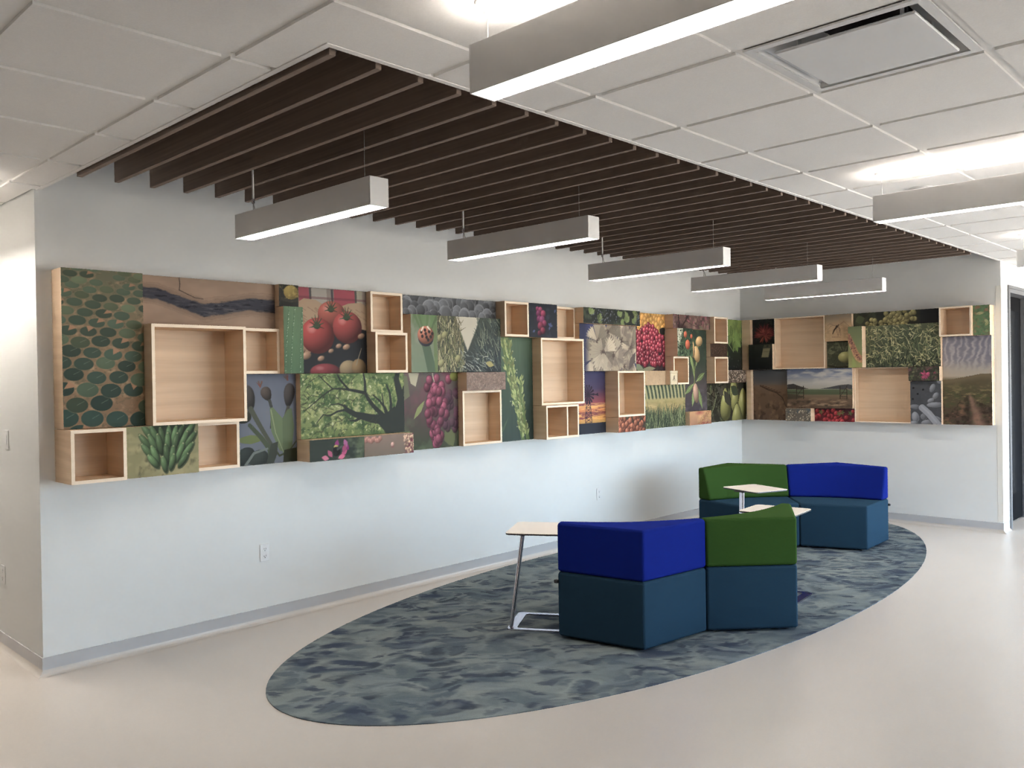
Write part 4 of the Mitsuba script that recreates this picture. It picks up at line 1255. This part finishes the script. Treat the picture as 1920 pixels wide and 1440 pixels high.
def p_strawberries(s):
    s.fill((74, 26, 34))
    s.vgrad((0, (92, 30, 38)), (1, (62, 34, 40)))
    for q in scatter(s.r, 26, lambda r: (r.uniform(0, 1), r.uniform(-.05, .85), r.uniform(.055, .085)), 30, 1.1):
        s.ell(q[0], q[1], q[2] * 1.08, q[2] * 1.12, 0, (58, 14, 24), 0, alpha=.7)
        s.ell(q[0], q[1], q[2], q[2] * 1.05, 0, np.array([164, 48, 54]) * s.r.uniform(.78, 1.12), .5, hi=.25)
    for (u, v) in ((.62, .62), (.70, .7), (.16, .72), (.9, .66)):
        for k in range(5):
            s.leaf(u, v, .07, .016, k * 1.25, (86, 104, 58))


def p_pinkflower(s):
    s.fill((48, 48, 40))
    s.patch((78, 84, 58), .5, .66, 9, 9, 1)
    s.patch((96, 62, 66), .56, .7, 8, 8, 2)
    for k in range(20):
        a = s.r.uniform(0, 6.28)
        s.leaf(.54, .42, .17, .028, a, np.array([178, 74, 108]) * s.r.uniform(.7, 1.12))
    s.ell(.54, .48, .05, .05, 0, (150, 56, 84), .3)
    s.leaf(.80, .5, .12, .03, .6, (110, 44, 66))
    s.leaf(.1, .6, .12, .03, .2, (98, 104, 74))


def p_bacteria(s):
    s.fill((62, 64, 68))
    s.mottle(.12, 8, 8, 1)
    for (u, v) in ((.10, .84), (.42, .80), (.24, .70), (.08, .58)):
        s.ell(u, v, .05, .045, 0, (28, 29, 32), 0, edge=(88, 90, 94))
    C = np.array([122, 124, 130])
    for (u, v, rx, ry, ro) in ((.72, .84, .17, .09, 1.2), (.82, .66, .14, .09, 1.0), (.66, .55, .13, .08, .5), (.80, .45, .30, .10, .05), (.16, .40, .20, .09, -.1), (.42, .36, .16, .11, -.5), (.16, .16, .13, .20, .2), (.45, .18, .14, .12, .4), (.86, .12, .2, .1, -.4), (.1, .02, .16, .08, .1), (.52, .04, .2, .1, .2), (.95, .98, .12, .08, -.6)):
        s.ell(u, v, rx * 1.06, ry * 1.14, ro, (40, 42, 46), 0, alpha=.6)
        s.ell(u, v, rx, ry, ro, C * s.r.uniform(.78, 1.08), .35, edge=C * 1.15)
    s.line([(.38, .38), (.60, .24), (.86, .02), (1.0, -.1)], .13, .13, (40, 42, 46), .6)
    s.line([(.38, .38), (.60, .24), (.86, .02), (1.0, -.1)], .115, .115, (128, 130, 136))
    s.line([(.36, .41), (.58, .27), (.84, .05)], .03, .03, (146, 148, 154), .6)


DEP = {4: .10, 6: .152, 8: .204, 10: .256}
MX, MZ, ST, SZ = 1.650, 1.084, .1507, .1507
MY, SB = 2.392, .1525


def span(side, k0, k1, j0, j1):
    g = .0012
    z0, z1 = MZ + SZ * j0 + g, MZ + SZ * j1 - g
    if side == 'long':
        return MX + ST * k0 + g, MX + ST * k1 - g, z0, z1
    return MY + SB * k0 + g, MY + SB * k1 - g, z0, z1


def place_box(side, a0, a1, d0, d1, z0, z1, c=.0008):
    """A box along the wall from a0 to a1, standing d0 to d1 out from it."""
    return bx(a0, a1, W - d1, W - d0, z0, z1, c) if side == 'long' else bx(X - d1, X - d0, a0, a1, z0, z1, c)


GAIN = 1.18
GROUP_P, GROUP_B = 'printed blocks of the wall mosaic', 'open plywood boxes of the wall mosaic'


def panel(side, k0, k1, j0, j1, dep, paint, label, gain=1.0):
    a0, a1, z0, z1 = span(side, k0, k1, j0, j1)
    dp = DEP[dep]
    t = thing('picture_block', label, 'picture', GROUP_P)
    put('block', place_box(side, a0, a1, .0006, dp - .0015, z0, z1), PLY, parent=t)
    w, h = a1 - a0, z1 - z0
    mid = (a0 + a1) / 2
    res = .0034 if side == 'long' and mid < 3.3 else .0042 if side == 'long' and mid < 5.6 else .0050
    s = Print(w, h, res, 100 + len([k_ for k_ in labels if k_.startswith('picture_block')]))
    paint(s)
    col = lin(np.clip(s.c, 0, 255))
    grey = col @ np.array([.25, .6, .15])
    col = np.clip((grey[..., None] + (col - grey[..., None]) * .84) * GAIN * gain, 0, .85)
    yy = W - dp if side == 'long' else X - dp
    U, V = s.U * w, s.V * w
    if side == 'long':
        v = np.stack([a0 + U, np.full_like(U, yy), z0 + V], -1)
    else:
        v = np.stack([np.full_like(U, yy), a1 - U, z0 + V], -1)
    n0 = s.nx * s.ny
    ii = np.arange(n0).reshape(s.ny, s.nx)
    q = np.stack([ii[:-1, :-1], ii[:-1, 1:], ii[1:, 1:], ii[1:, :-1]], -1).reshape(-1, 4)
    # rim of the print sheet, so that it has a thickness
    f = np.vstack([q[:, [0, 1, 2]], q[:, [0, 2, 3]]])
    v = v.reshape(-1, 3)
    col = col.reshape(-1, 3)
    rim = np.concatenate([ii[0, :], ii[1:, -1], ii[-1, -2::-1], ii[-2:0:-1, 0]])
    back = v[rim].copy()
    back[:, 1 if side == 'long' else 0] += .0012
    m = len(rim)
    r0, r1 = np.arange(m), (np.arange(m) + 1) % m
    f = np.vstack([f, np.stack([rim[r0], n0 + r0, n0 + r1], 1), np.stack([rim[r0], n0 + r1, rim[r1]], 1)])
    k = put('print', (np.vstack([v, back]), f), PRINT, parent=t, color=np.vstack([col, col[rim]]))
    return t


def obox(side, k0, k1, j0, j1, dep, label, div=None, bt=.019):
    a0, a1, z0, z1 = span(side, k0, k1, j0, j1)
    dp = DEP[dep]
    fr = dp - .0014
    t = thing('open_box', label, 'box shelf', GROUP_B)
    put('back_panel', place_box(side, a0 + bt + .0004, a1 - bt - .0004, .0006, .012, z0 + bt + .0004, z1 - bt - .0004), PLY, parent=t)
    for za, zb in ((z0, z0 + bt), (z1 - bt, z1)):
        put('shelf_board', place_box(side, a0, a1, .0006, fr, za, zb, 0), PLY, parent=t)
    for aa, ab in ((a0, a0 + bt), (a1 - bt, a1)):
        put('side_board', place_box(side, aa, ab, .0006, fr, z0 + bt + .0003, z1 - bt - .0003, 0), PLY, parent=t)
    bars = [place_box(side, a0, a1, fr + .0001, dp, z0, z0 + bt, .0005), place_box(side, a0, a1, fr + .0001, dp, z1 - bt, z1, .0005),
            place_box(side, a0, a0 + bt, fr + .0001, dp, z0 + bt, z1 - bt, .0005), place_box(side, a1 - bt, a1, fr + .0001, dp, z0 + bt, z1 - bt, .0005)]
    if div:
        q = a0 + (a1 - a0) * div
        put('divider', place_box(side, q - bt / 2, q + bt / 2, .0125, fr, z0 + bt + .0003, z1 - bt - .0003, 0), PLY, parent=t)
        bars.append(place_box(side, q - bt / 2, q + bt / 2, fr + .0001, dp, z0 + bt, z1 - bt, .0005))
    k = put('edge_band', join(*bars), PLYEDGE, parent=t)
    return t


L_ = 'long'
panel(L_, 0, 3, 2, 8, 6, p_fields, 'tall print of dark green round crop fields, leftmost block of the mosaic')
panel(L_, 3, 9, 6, 8, 4, p_river, 'wide print of a dark wavy band in tan stone, above the big left box')
obox(L_, 3, 7, 2, 6, 10, 'big square open box right of the crop field print')
obox(L_, 7, 9, 4, 6, 6, 'open box against the right side of the big left box, above the bud print')
panel(L_, 9, 10, 7, 8, 6, p_cornkernel, 'small dark print with a yellow blot, above the aloe leaf print')
panel(L_, 9, 10, 4, 7, 8, p_aloe, 'narrow print of a green leaf with rows of white spots, left of the tomatoes')
panel(L_, 7, 10, 0, 4, 4, p_buds, 'print of drooping dark plant buds on blue-grey, left of the tree print')
obox(L_, 0, 2, 0, 2, 10, 'open box at the lower left end of the mosaic, left of the green banana print')
panel(L_, 2, 5, 0, 2, 8, p_bananas, 'print of a bunch of stubby green fruit, between two open boxes at the bottom left')
obox(L_, 5, 7, 0, 2, 6, 'open box between the green banana print and the plant bud print')
panel(L_, 10, 14, 4, 8, 4, p_tomatoes, 'print of red tomatoes held in two hands')
panel(L_, 10, 16, 1, 4, 6, p_tree, 'wide print of a leafy tree with dark branches', .85)
panel(L_, 10, 13, 0, 1, 10, p_bee, 'low print of a bee on pink petals, under the tree print')
panel(L_, 13, 16, 0, 1, 10, p_cranberries, 'low print of pale pink berries on grey-brown, under the right half of the tree print')
panel(L_, 16, 20, 0, 4, 4, p_grapes, 'print of a hanging bunch of pink grapes')
obox(L_, 14, 16, 6, 8, 6, 'upper of two small stacked open boxes right of the tomatoes')
obox(L_, 14, 16, 4, 6, 8, 'lower of two small stacked open boxes right of the tomatoes')
panel(L_, 16.5, 18.3, 4, 7, 6, p_ladybird, 'print of an orange spotted ladybird on a green stem')
panel(L_, 18.3, 23, 4, 7, 6, p_cornrows, 'print of corn rows with a wedge of pale sky')
panel(L_, 16, 23, 7, 8, 4, p_spores, 'long low grey print of round spores, above the corn rows')
panel(L_, 20, 23, 3, 4, 8, p_soil, 'small brown grainy print above the box right of the pink grapes')
obox(L_, 20, 23, 0, 3, 6, 'open box at the bottom edge, right of the pink grape print')
obox(L_, 23, 25, 6, 8, 8, 'small open box at the top edge, above the tall green ear print')
panel(L_, 25, 27.5, 6, 8, 8, p_berryflower, 'nearly black print with a dark pink blossom, at the top edge between two boxes')
obox(L_, 27.5, 30, 6, 8, 4, 'shallow open box at the top edge, beside the dark pink blossom')
panel(L_, 23, 26, 0, 6, 4, p_wheatear, 'tall dark green print of a pale green grain ear')
obox(L_, 26, 30, 2, 6, 8, 'tall open box in the middle of the long wall, right of the grain ear')
obox(L_, 26, 29, 0, 2, 10, 'divided open box with two compartments, under the tall middle box', div=.64)
panel(L_, 30, 36, 7, 8, 8, p_blackgrapes, 'long low dark print of small black grapes and leaves, above the white blossom print')
panel(L_, 30, 36, 4, 7, 6, p_blossom, 'print of large creamy white blossoms on dark blue')
panel(L_, 36, 40, 4, 8, 4, p_redcurrants, 'print of heaped red and yellow berries', 1.1)
panel(L_, 30, 33, 0, 4, 4, p_windmill, 'print of a wind pump against an orange and purple sunset')
obox(L_, 33, 36, 1, 4, 10, 'open box right of the wind pump sunset print')
panel(L_, 33, 36, 0, 1, 10, p_peaches, 'small print of orange-red peaches under the box right of the sunset')
panel(L_, 40, 45, 7, 8, 8, p_vine, 'low print of branches with dull pink blossom, above the small orange tree print')
panel(L_, 40, 42, 5, 7, 10, p_oranges, 'small print of an orange among dark leaves, right of the red berries')
panel(L_, 42, 45, 1, 7, 6, p_mango, 'tall print of pale yellow fruit and leaves')
obox(L_, 40, 42, 3, 5, 8, 'small open box under the small orange tree print')
panel(L_, 36, 39, 3, 4, 8, p_sand, 'small sandy print with brown specks, above the field terraces')
panel(L_, 39, 40, 3, 4, 10, p_jar, 'smallest print, of a cream jar with a dark insect, right of the sandy print')
panel(L_, 36, 42, 0, 3, 6, p_terraces, 'print of curved field terraces over tall grass')
panel(L_, 42, 45, 0, 1, 8, p_soybean, 'small orange print of grain pouring from a scoop, at the bottom edge')
obox(L_, 45, 47, 6, 8, 10, 'small open box at the top edge near the room corner')
panel(L_, 47.5, 51, 4, 8, 4, p_greenleaf, 'print of bright green leaves over black, nearest the room corner', .75)
panel(L_, 45, 47.5, 5, 6, 8, p_beans, 'small brown print of beans between two small boxes near the room corner')
obox(L_, 45, 47, 3, 5, 10, 'small open box under the bean print near the room corner')
panel(L_, 47, 51.6, 3, 4, 6, p_seeds, 'low print of pale and dark seeds, above the green pears')
panel(L_, 45, 51.6, 0, 3, 4, p_pears, 'print of hanging green pears at the bottom edge by the room corner')

B_ = 'back'
t = thing('filler_block', 'upper plain plywood strip in the room corner, left of the red protea print', 'wood block')
put('board', bx(X - .152, X - .0006, 4.9862, 5.0985, MZ + SZ * 4 + .001, MZ + SZ * 8 - .001, .001), PLY, parent=t)
t = thing('filler_block', 'lower plain plywood strip in the room corner, left of the dry grass print', 'wood block')
put('board', bx(X - .152, X - .0006, 4.9862, 5.0465, MZ + .001, MZ + SZ * 4 - .001, .001), PLY, parent=t)
panel(B_, 15, 17, 6, 8, 4, p_protea, 'print of a red spiky flower on black, top left of the back wall')
panel(B_, 15, 17, 4, 6, 8, p_lantern, 'nearly black print with a dim hanging lantern, under the red spiky flower')
obox(B_, 11, 15, 4, 8, 6, 'big plain open box high on the back wall, beside the red spiky flower', bt=.012)
panel(B_, 9, 11, 6, 8, 6, p_mosquito, 'tan print of a mosquito on the back wall')
panel(B_, 9, 11, 4, 6, 4, p_cabbage, 'small print of a pale cabbage head under the mosquito')
panel(B_, 8, 9, 4, 7, 10, p_caterpillar, 'narrow print of a hairy caterpillar on green, left of the rice plants')
panel(B_, 3, 9, 7, 8, 4, p_whitegrapes, 'long low dark print of white grapes, above the rice plants')
panel(B_, 3, 8, 4, 7, 6, p_rice, 'wide print of tangled rice plants on the back wall')
obox(B_, 1, 3, 6, 8, 8, 'small open box at the top right of the back wall, above the hill path print', bt=.016)
panel(B_, 0, 1, 6, 8, 6, p_fishleaf, 'small green print with pale leaves at the top right corner of the mosaic')
panel(B_, 0, 3, 0, 6, 4, p_hillpath, 'tall print of rippled clouds over a brown hill path, rightmost of the mosaic')
panel(B_, 14, 17, 0, 4, 4, p_dryfield, 'dull brown print of a dry grass stalk, bottom left of the back wall')
panel(B_, 9, 14, 1, 4, 6, p_gate, 'print of a field gate under a blue streaked sky')
panel(B_, 12, 14, 0, 1, 8, p_popcorn, 'small print of cream popcorn, under the left half of the gate print')
panel(B_, 9, 12, 0, 1, 4, p_strawberries, 'small print of red strawberries, under the right half of the gate print')
obox(B_, 5, 9, 0, 4, 4, 'big plain shallow open box low on the back wall, below the rice plants', bt=.012)
panel(B_, 3, 5, 3, 4, 8, p_pinkflower, 'small dark print with a bright pink flower, above the grey bacteria')
panel(B_, 3, 5, 0, 3, 6, p_bacteria, 'grey print of rod-shaped bacteria, bottom right of the back wall')

# ------------------------------------------------------------------ floor inlay
ang = np.linspace(0, 2 * math.pi, 181)[:-1]
CXR, CYR, RA, RB = 5.815, 3.718, 3.622, 1.424
t = put('rug', extrude(Polygon(np.stack([CXR + RA * np.cos(ang), CYR + RB * np.sin(ang)], 1)), 0.0003, 0.0045), CARPET)
labels[t] = {'label': 'large oval blue-grey brush-patterned carpet set flush in the floor under the seats', 'category': 'carpet'}
FL = 0.0046


# ------------------------------------------------------------------ pentagon seats
def pent(p, hdg, s=.583):
    out = [np.array(p, float)]
    a = math.radians(hdg)
    for k in range(4):
        out.append(out[-1] + s * np.array([math.cos(a), math.sin(a)]))
        a += math.radians(72)
    return np.array(out)


def module(poly, apex, mb, label, clip=None):
    """poly: five corners counter-clockwise; the back stands on the two sides that meet at corner number apex."""
    t = thing('pentagon_seat', label, 'seat', 'pentagon lounge seats')
    c = poly.mean(0)
    r = .020
    pin = inset(poly, r + .0022)
    put('base', spheres_hull([(q[0], q[1], z) for q in pin for z in (FL + .016 + r, .421 - r)], r, 20), TEAL, 35, parent=t)
    for q in inset(poly, .075):
        put('foot', cyl([q[0], q[1], FL], [q[0], q[1], FL + .0155], .022, 20), DARKP, 40, parent=t)
    A, B, C = poly[apex - 1], poly[apex], poly[(apex + 1) % 5]
    D, E_ = poly[apex - 2], poly[(apex + 2) % 5]        # corners in front of the two ends
    rb = .020
    nA, nC = (D - A) / np.linalg.norm(D - A), (E_ - C) / np.linalg.norm(E_ - C)
    N = 12

    def rows(th, sag):
        """Pairs of plan points (outer side, hollow front side) from one end of the back to the other."""
        core = inset(np.array([A, B, C, C + nC * th, A + nA * th]), rb + .0022)
        key = lambda q: int(np.argmin(np.linalg.norm(core - q, axis=1)))
        a_, b_, c_, c2, a2 = (core[key(q)] for q in (A, B, C, C + nC * th, A + nA * th))
        out = []
        for i in range(N + 1):
            t_ = i / N
            o = a_ + (b_ - a_) * min(1, 2 * t_) if t_ <= .5 else b_ + (c_ - b_) * (2 * t_ - 1)
            f = a2 + (c2 - a2) * t_
            back = (b_ - (a2 + c2) / 2) / np.linalg.norm(b_ - (a2 + c2) / 2)
            out.append((o, f + back * sag * math.sin(math.pi * t_)))
        return out
    lo, hi = rows(.160, .060), rows(.072, .075)
    parts = []
    for i in range(N):
        pts_ = [(*q, .4225 + rb) for k_ in (i, i + 1) for q in lo[k_]] + [(*q, .727 - rb) for k_ in (i, i + 1) for q in hi[k_]]
        parts.append(spheres_hull(pts_, rb, 20))
    put('backrest', manifold3d.Manifold.batch_boolean(parts, manifold3d.OpType.Add), mb, 35, parent=t)
    if clip is not None:
        put('connector', bx(clip[0] - .012, clip[0] + .012, clip[1] - .012, clip[1] + .012, .352, .372, .002), DARKP, parent=t)
    return t


A1 = np.array([4.084, 2.885]); S = .583
hA = -7.2
A0 = A1 - S * np.array([math.cos(math.radians(hA - 72)), math.sin(math.radians(hA - 72))])
m1 = pent(A0, hA - 72)
module(m1, 1, ROYAL, 'royal blue backed pentagon seat nearest the camera, seen from behind', clip=A0 + .006 * np.array([-.8, .6]))
m2 = pent(m1[3], hA + 72 + 180)
module(m2, 2, GREEN, 'green backed pentagon seat seen from behind, joined to the near royal blue one')
B1_ = np.array([7.737, 2.998])
B0_ = B1_ - S * np.array([math.cos(math.radians(-69.8)), math.sin(math.radians(-69.8))])
m3 = pent(B0_, -69.8)
module(m3, 3, ROYAL, 'royal blue backed pentagon seat facing the camera by the back wall', clip=m3[2] + .006 * np.array([.8, -.2]))
m4 = pent(m3[0], 38.2)
module(m4, 2, GREEN, 'green backed pentagon seat facing the camera, left of the far royal blue one')


# ------------------------------------------------------------------ laptop tables
def table(label, corner, hl, top_z=.635, ls=.44, ss=.37, post=(.085, .10), turn=1, foot_at=(.045, .026)):
    """corner: outer corner of the top; hl: heading of its long side; the short side points 90 degrees to the right of it (turn=1)."""
    t = thing('laptop_table', label, 'side table', 'laptop tables')
    a = math.radians(hl)
    u = np.array([math.cos(a), math.sin(a)])
    v = turn * np.array([math.sin(a), -math.cos(a)])
    o = np.array(corner, float)
    P = lambda i, j: o + u * i + v * j
    quad = Polygon([P(0, 0), P(ls, 0), P(ls, ss), P(0, ss)])
    rnd = quad.buffer(-.035).buffer(.035, quad_segs=8)
    put('top', extrude(rnd, top_z - .003, top_z), LAMINATE, parent=t)
    lo = extrude(rnd.buffer(-.0005), top_z - .012, top_z - .0031)
    put('edge', lo, DARKP, parent=t)
    labels[t + '__edge'] = {'label': 'black edge under the pale top'}
    # flat U-shaped foot
    fl, fw = ls - .03, .060
    outer = Polygon([P(.01, .0), P(fl, .0), P(fl, ss), P(.01, ss)]).buffer(-.03).buffer(.03, quad_segs=8)
    inner = Polygon([P(.01 + .036, fw), P(fl - .036, fw), P(fl - .036, ss + .2), P(.01 + .036, ss + .2)])
    inner = inner.buffer(-.02).buffer(.02, quad_segs=8)
    put('foot', extrude(outer.difference(inner), FL, FL + .010), CHROME, 30, parent=t)
    p0, p1 = P(*foot_at), P(*post)
    base, top = np.array([p0[0], p0[1], FL + .0105]), np.array([p1[0], p1[1], top_z - .030])
    sect = [u * .017 * s for s in (-1, 1)]
    put('post', spheres_hull([base + np.array([*s, .011]) for s in sect] + [top + np.array([*s, .0]) for s in sect], .0105, 20), CHROME, 40, parent=t)
    put('bracket', bx(top[0] - .05, top[0] + .05, top[1] - .05, top[1] + .05, top_z - .0195, top_z - .0125, .002), DARKP, parent=t)
    return t


table('cream-topped laptop table standing left of the near royal blue seat', (3.874, 3.815), 31.8)
table('cream-topped laptop table in front of the far green seat', (6.554, 3.468), 69.8, post=(.215, .034), foot_at=(.215, .018))
table('cream-topped laptop table half hidden behind the near green seat', (6.01, 2.73), 185.7, ls=.37, ss=.42, post=(.31, .11), foot_at=(.31, .032))


# ------------------------------------------------------------------ outlets and switches
def outlet(label, org, ax, nrm, w=.07, h=.115, kind='duplex'):
    """org: plate centre on the wall; ax: unit vector along the wall; nrm: out of the wall."""
    t = thing('wall_outlet' if kind == 'duplex' else 'wall_switch', label, 'outlet' if kind == 'duplex' else 'switch')
    ax, nrm, org = (np.array(q, float) for q in (ax, nrm, org))
    M = np.eye(4)
    M[:3, 0], M[:3, 1], M[:3, 2], M[:3, 3] = ax, [0, 0, 1], nrm, org
    if np.linalg.det(M[:3, :3]) < 0:
        M[:3, 0] = -ax
    def pl(x0, x1, y0, y1, z0, z1, c, m, name):
        b = bx(x0, x1, y0, y1, z0, z1, c)
        b.apply_transform(M)
        return put(name, b, m, parent=t)
    pl(-w / 2, w / 2, -h / 2, h / 2, .0004, .0065, .002, WHITEP, 'plate')
    if kind == 'duplex':
        for s in (-1, 1):
            k = pl(-.016, .016, s * .024 - .016, s * .024 + .016, .0067, .0085, .0012, WHITEP, 'socket')
            for (a, b_, c_, d_) in ((-.0085, -.0055, -.002, .008), (.0055, .0085, -.002, .008), (-.003, .003, -.011, -.006)):
                g = bx(a, b_, s * .024 + c_, s * .024 + d_, .0086, .0089)
                g.apply_transform(M)
                put('slot', g, DARKP, parent=k)
    else:
        pl(-.016, .016, -.033, .033, .0067, .0095, .0012, WHITEP, 'rocker')


outlet('white duplex outlet low on the long wall, nearest the camera', (2.952, W, .474), (1, 0, 0), (0, -1, 0))
outlet('white duplex outlet low on the long wall, farther one, towards the far seats', (6.62, W, .470), (1, 0, 0), (0, -1, 0))
outlet('white wall switch on the end face of the long wall', (XN, 5.783, 1.308), (0, 1, 0), (-1, 0, 0), kind='switch')
outlet('white outlet low on the end face of the long wall, below the switch', (XN, 5.905, .468), (0, 1, 0), (-1, 0, 0))
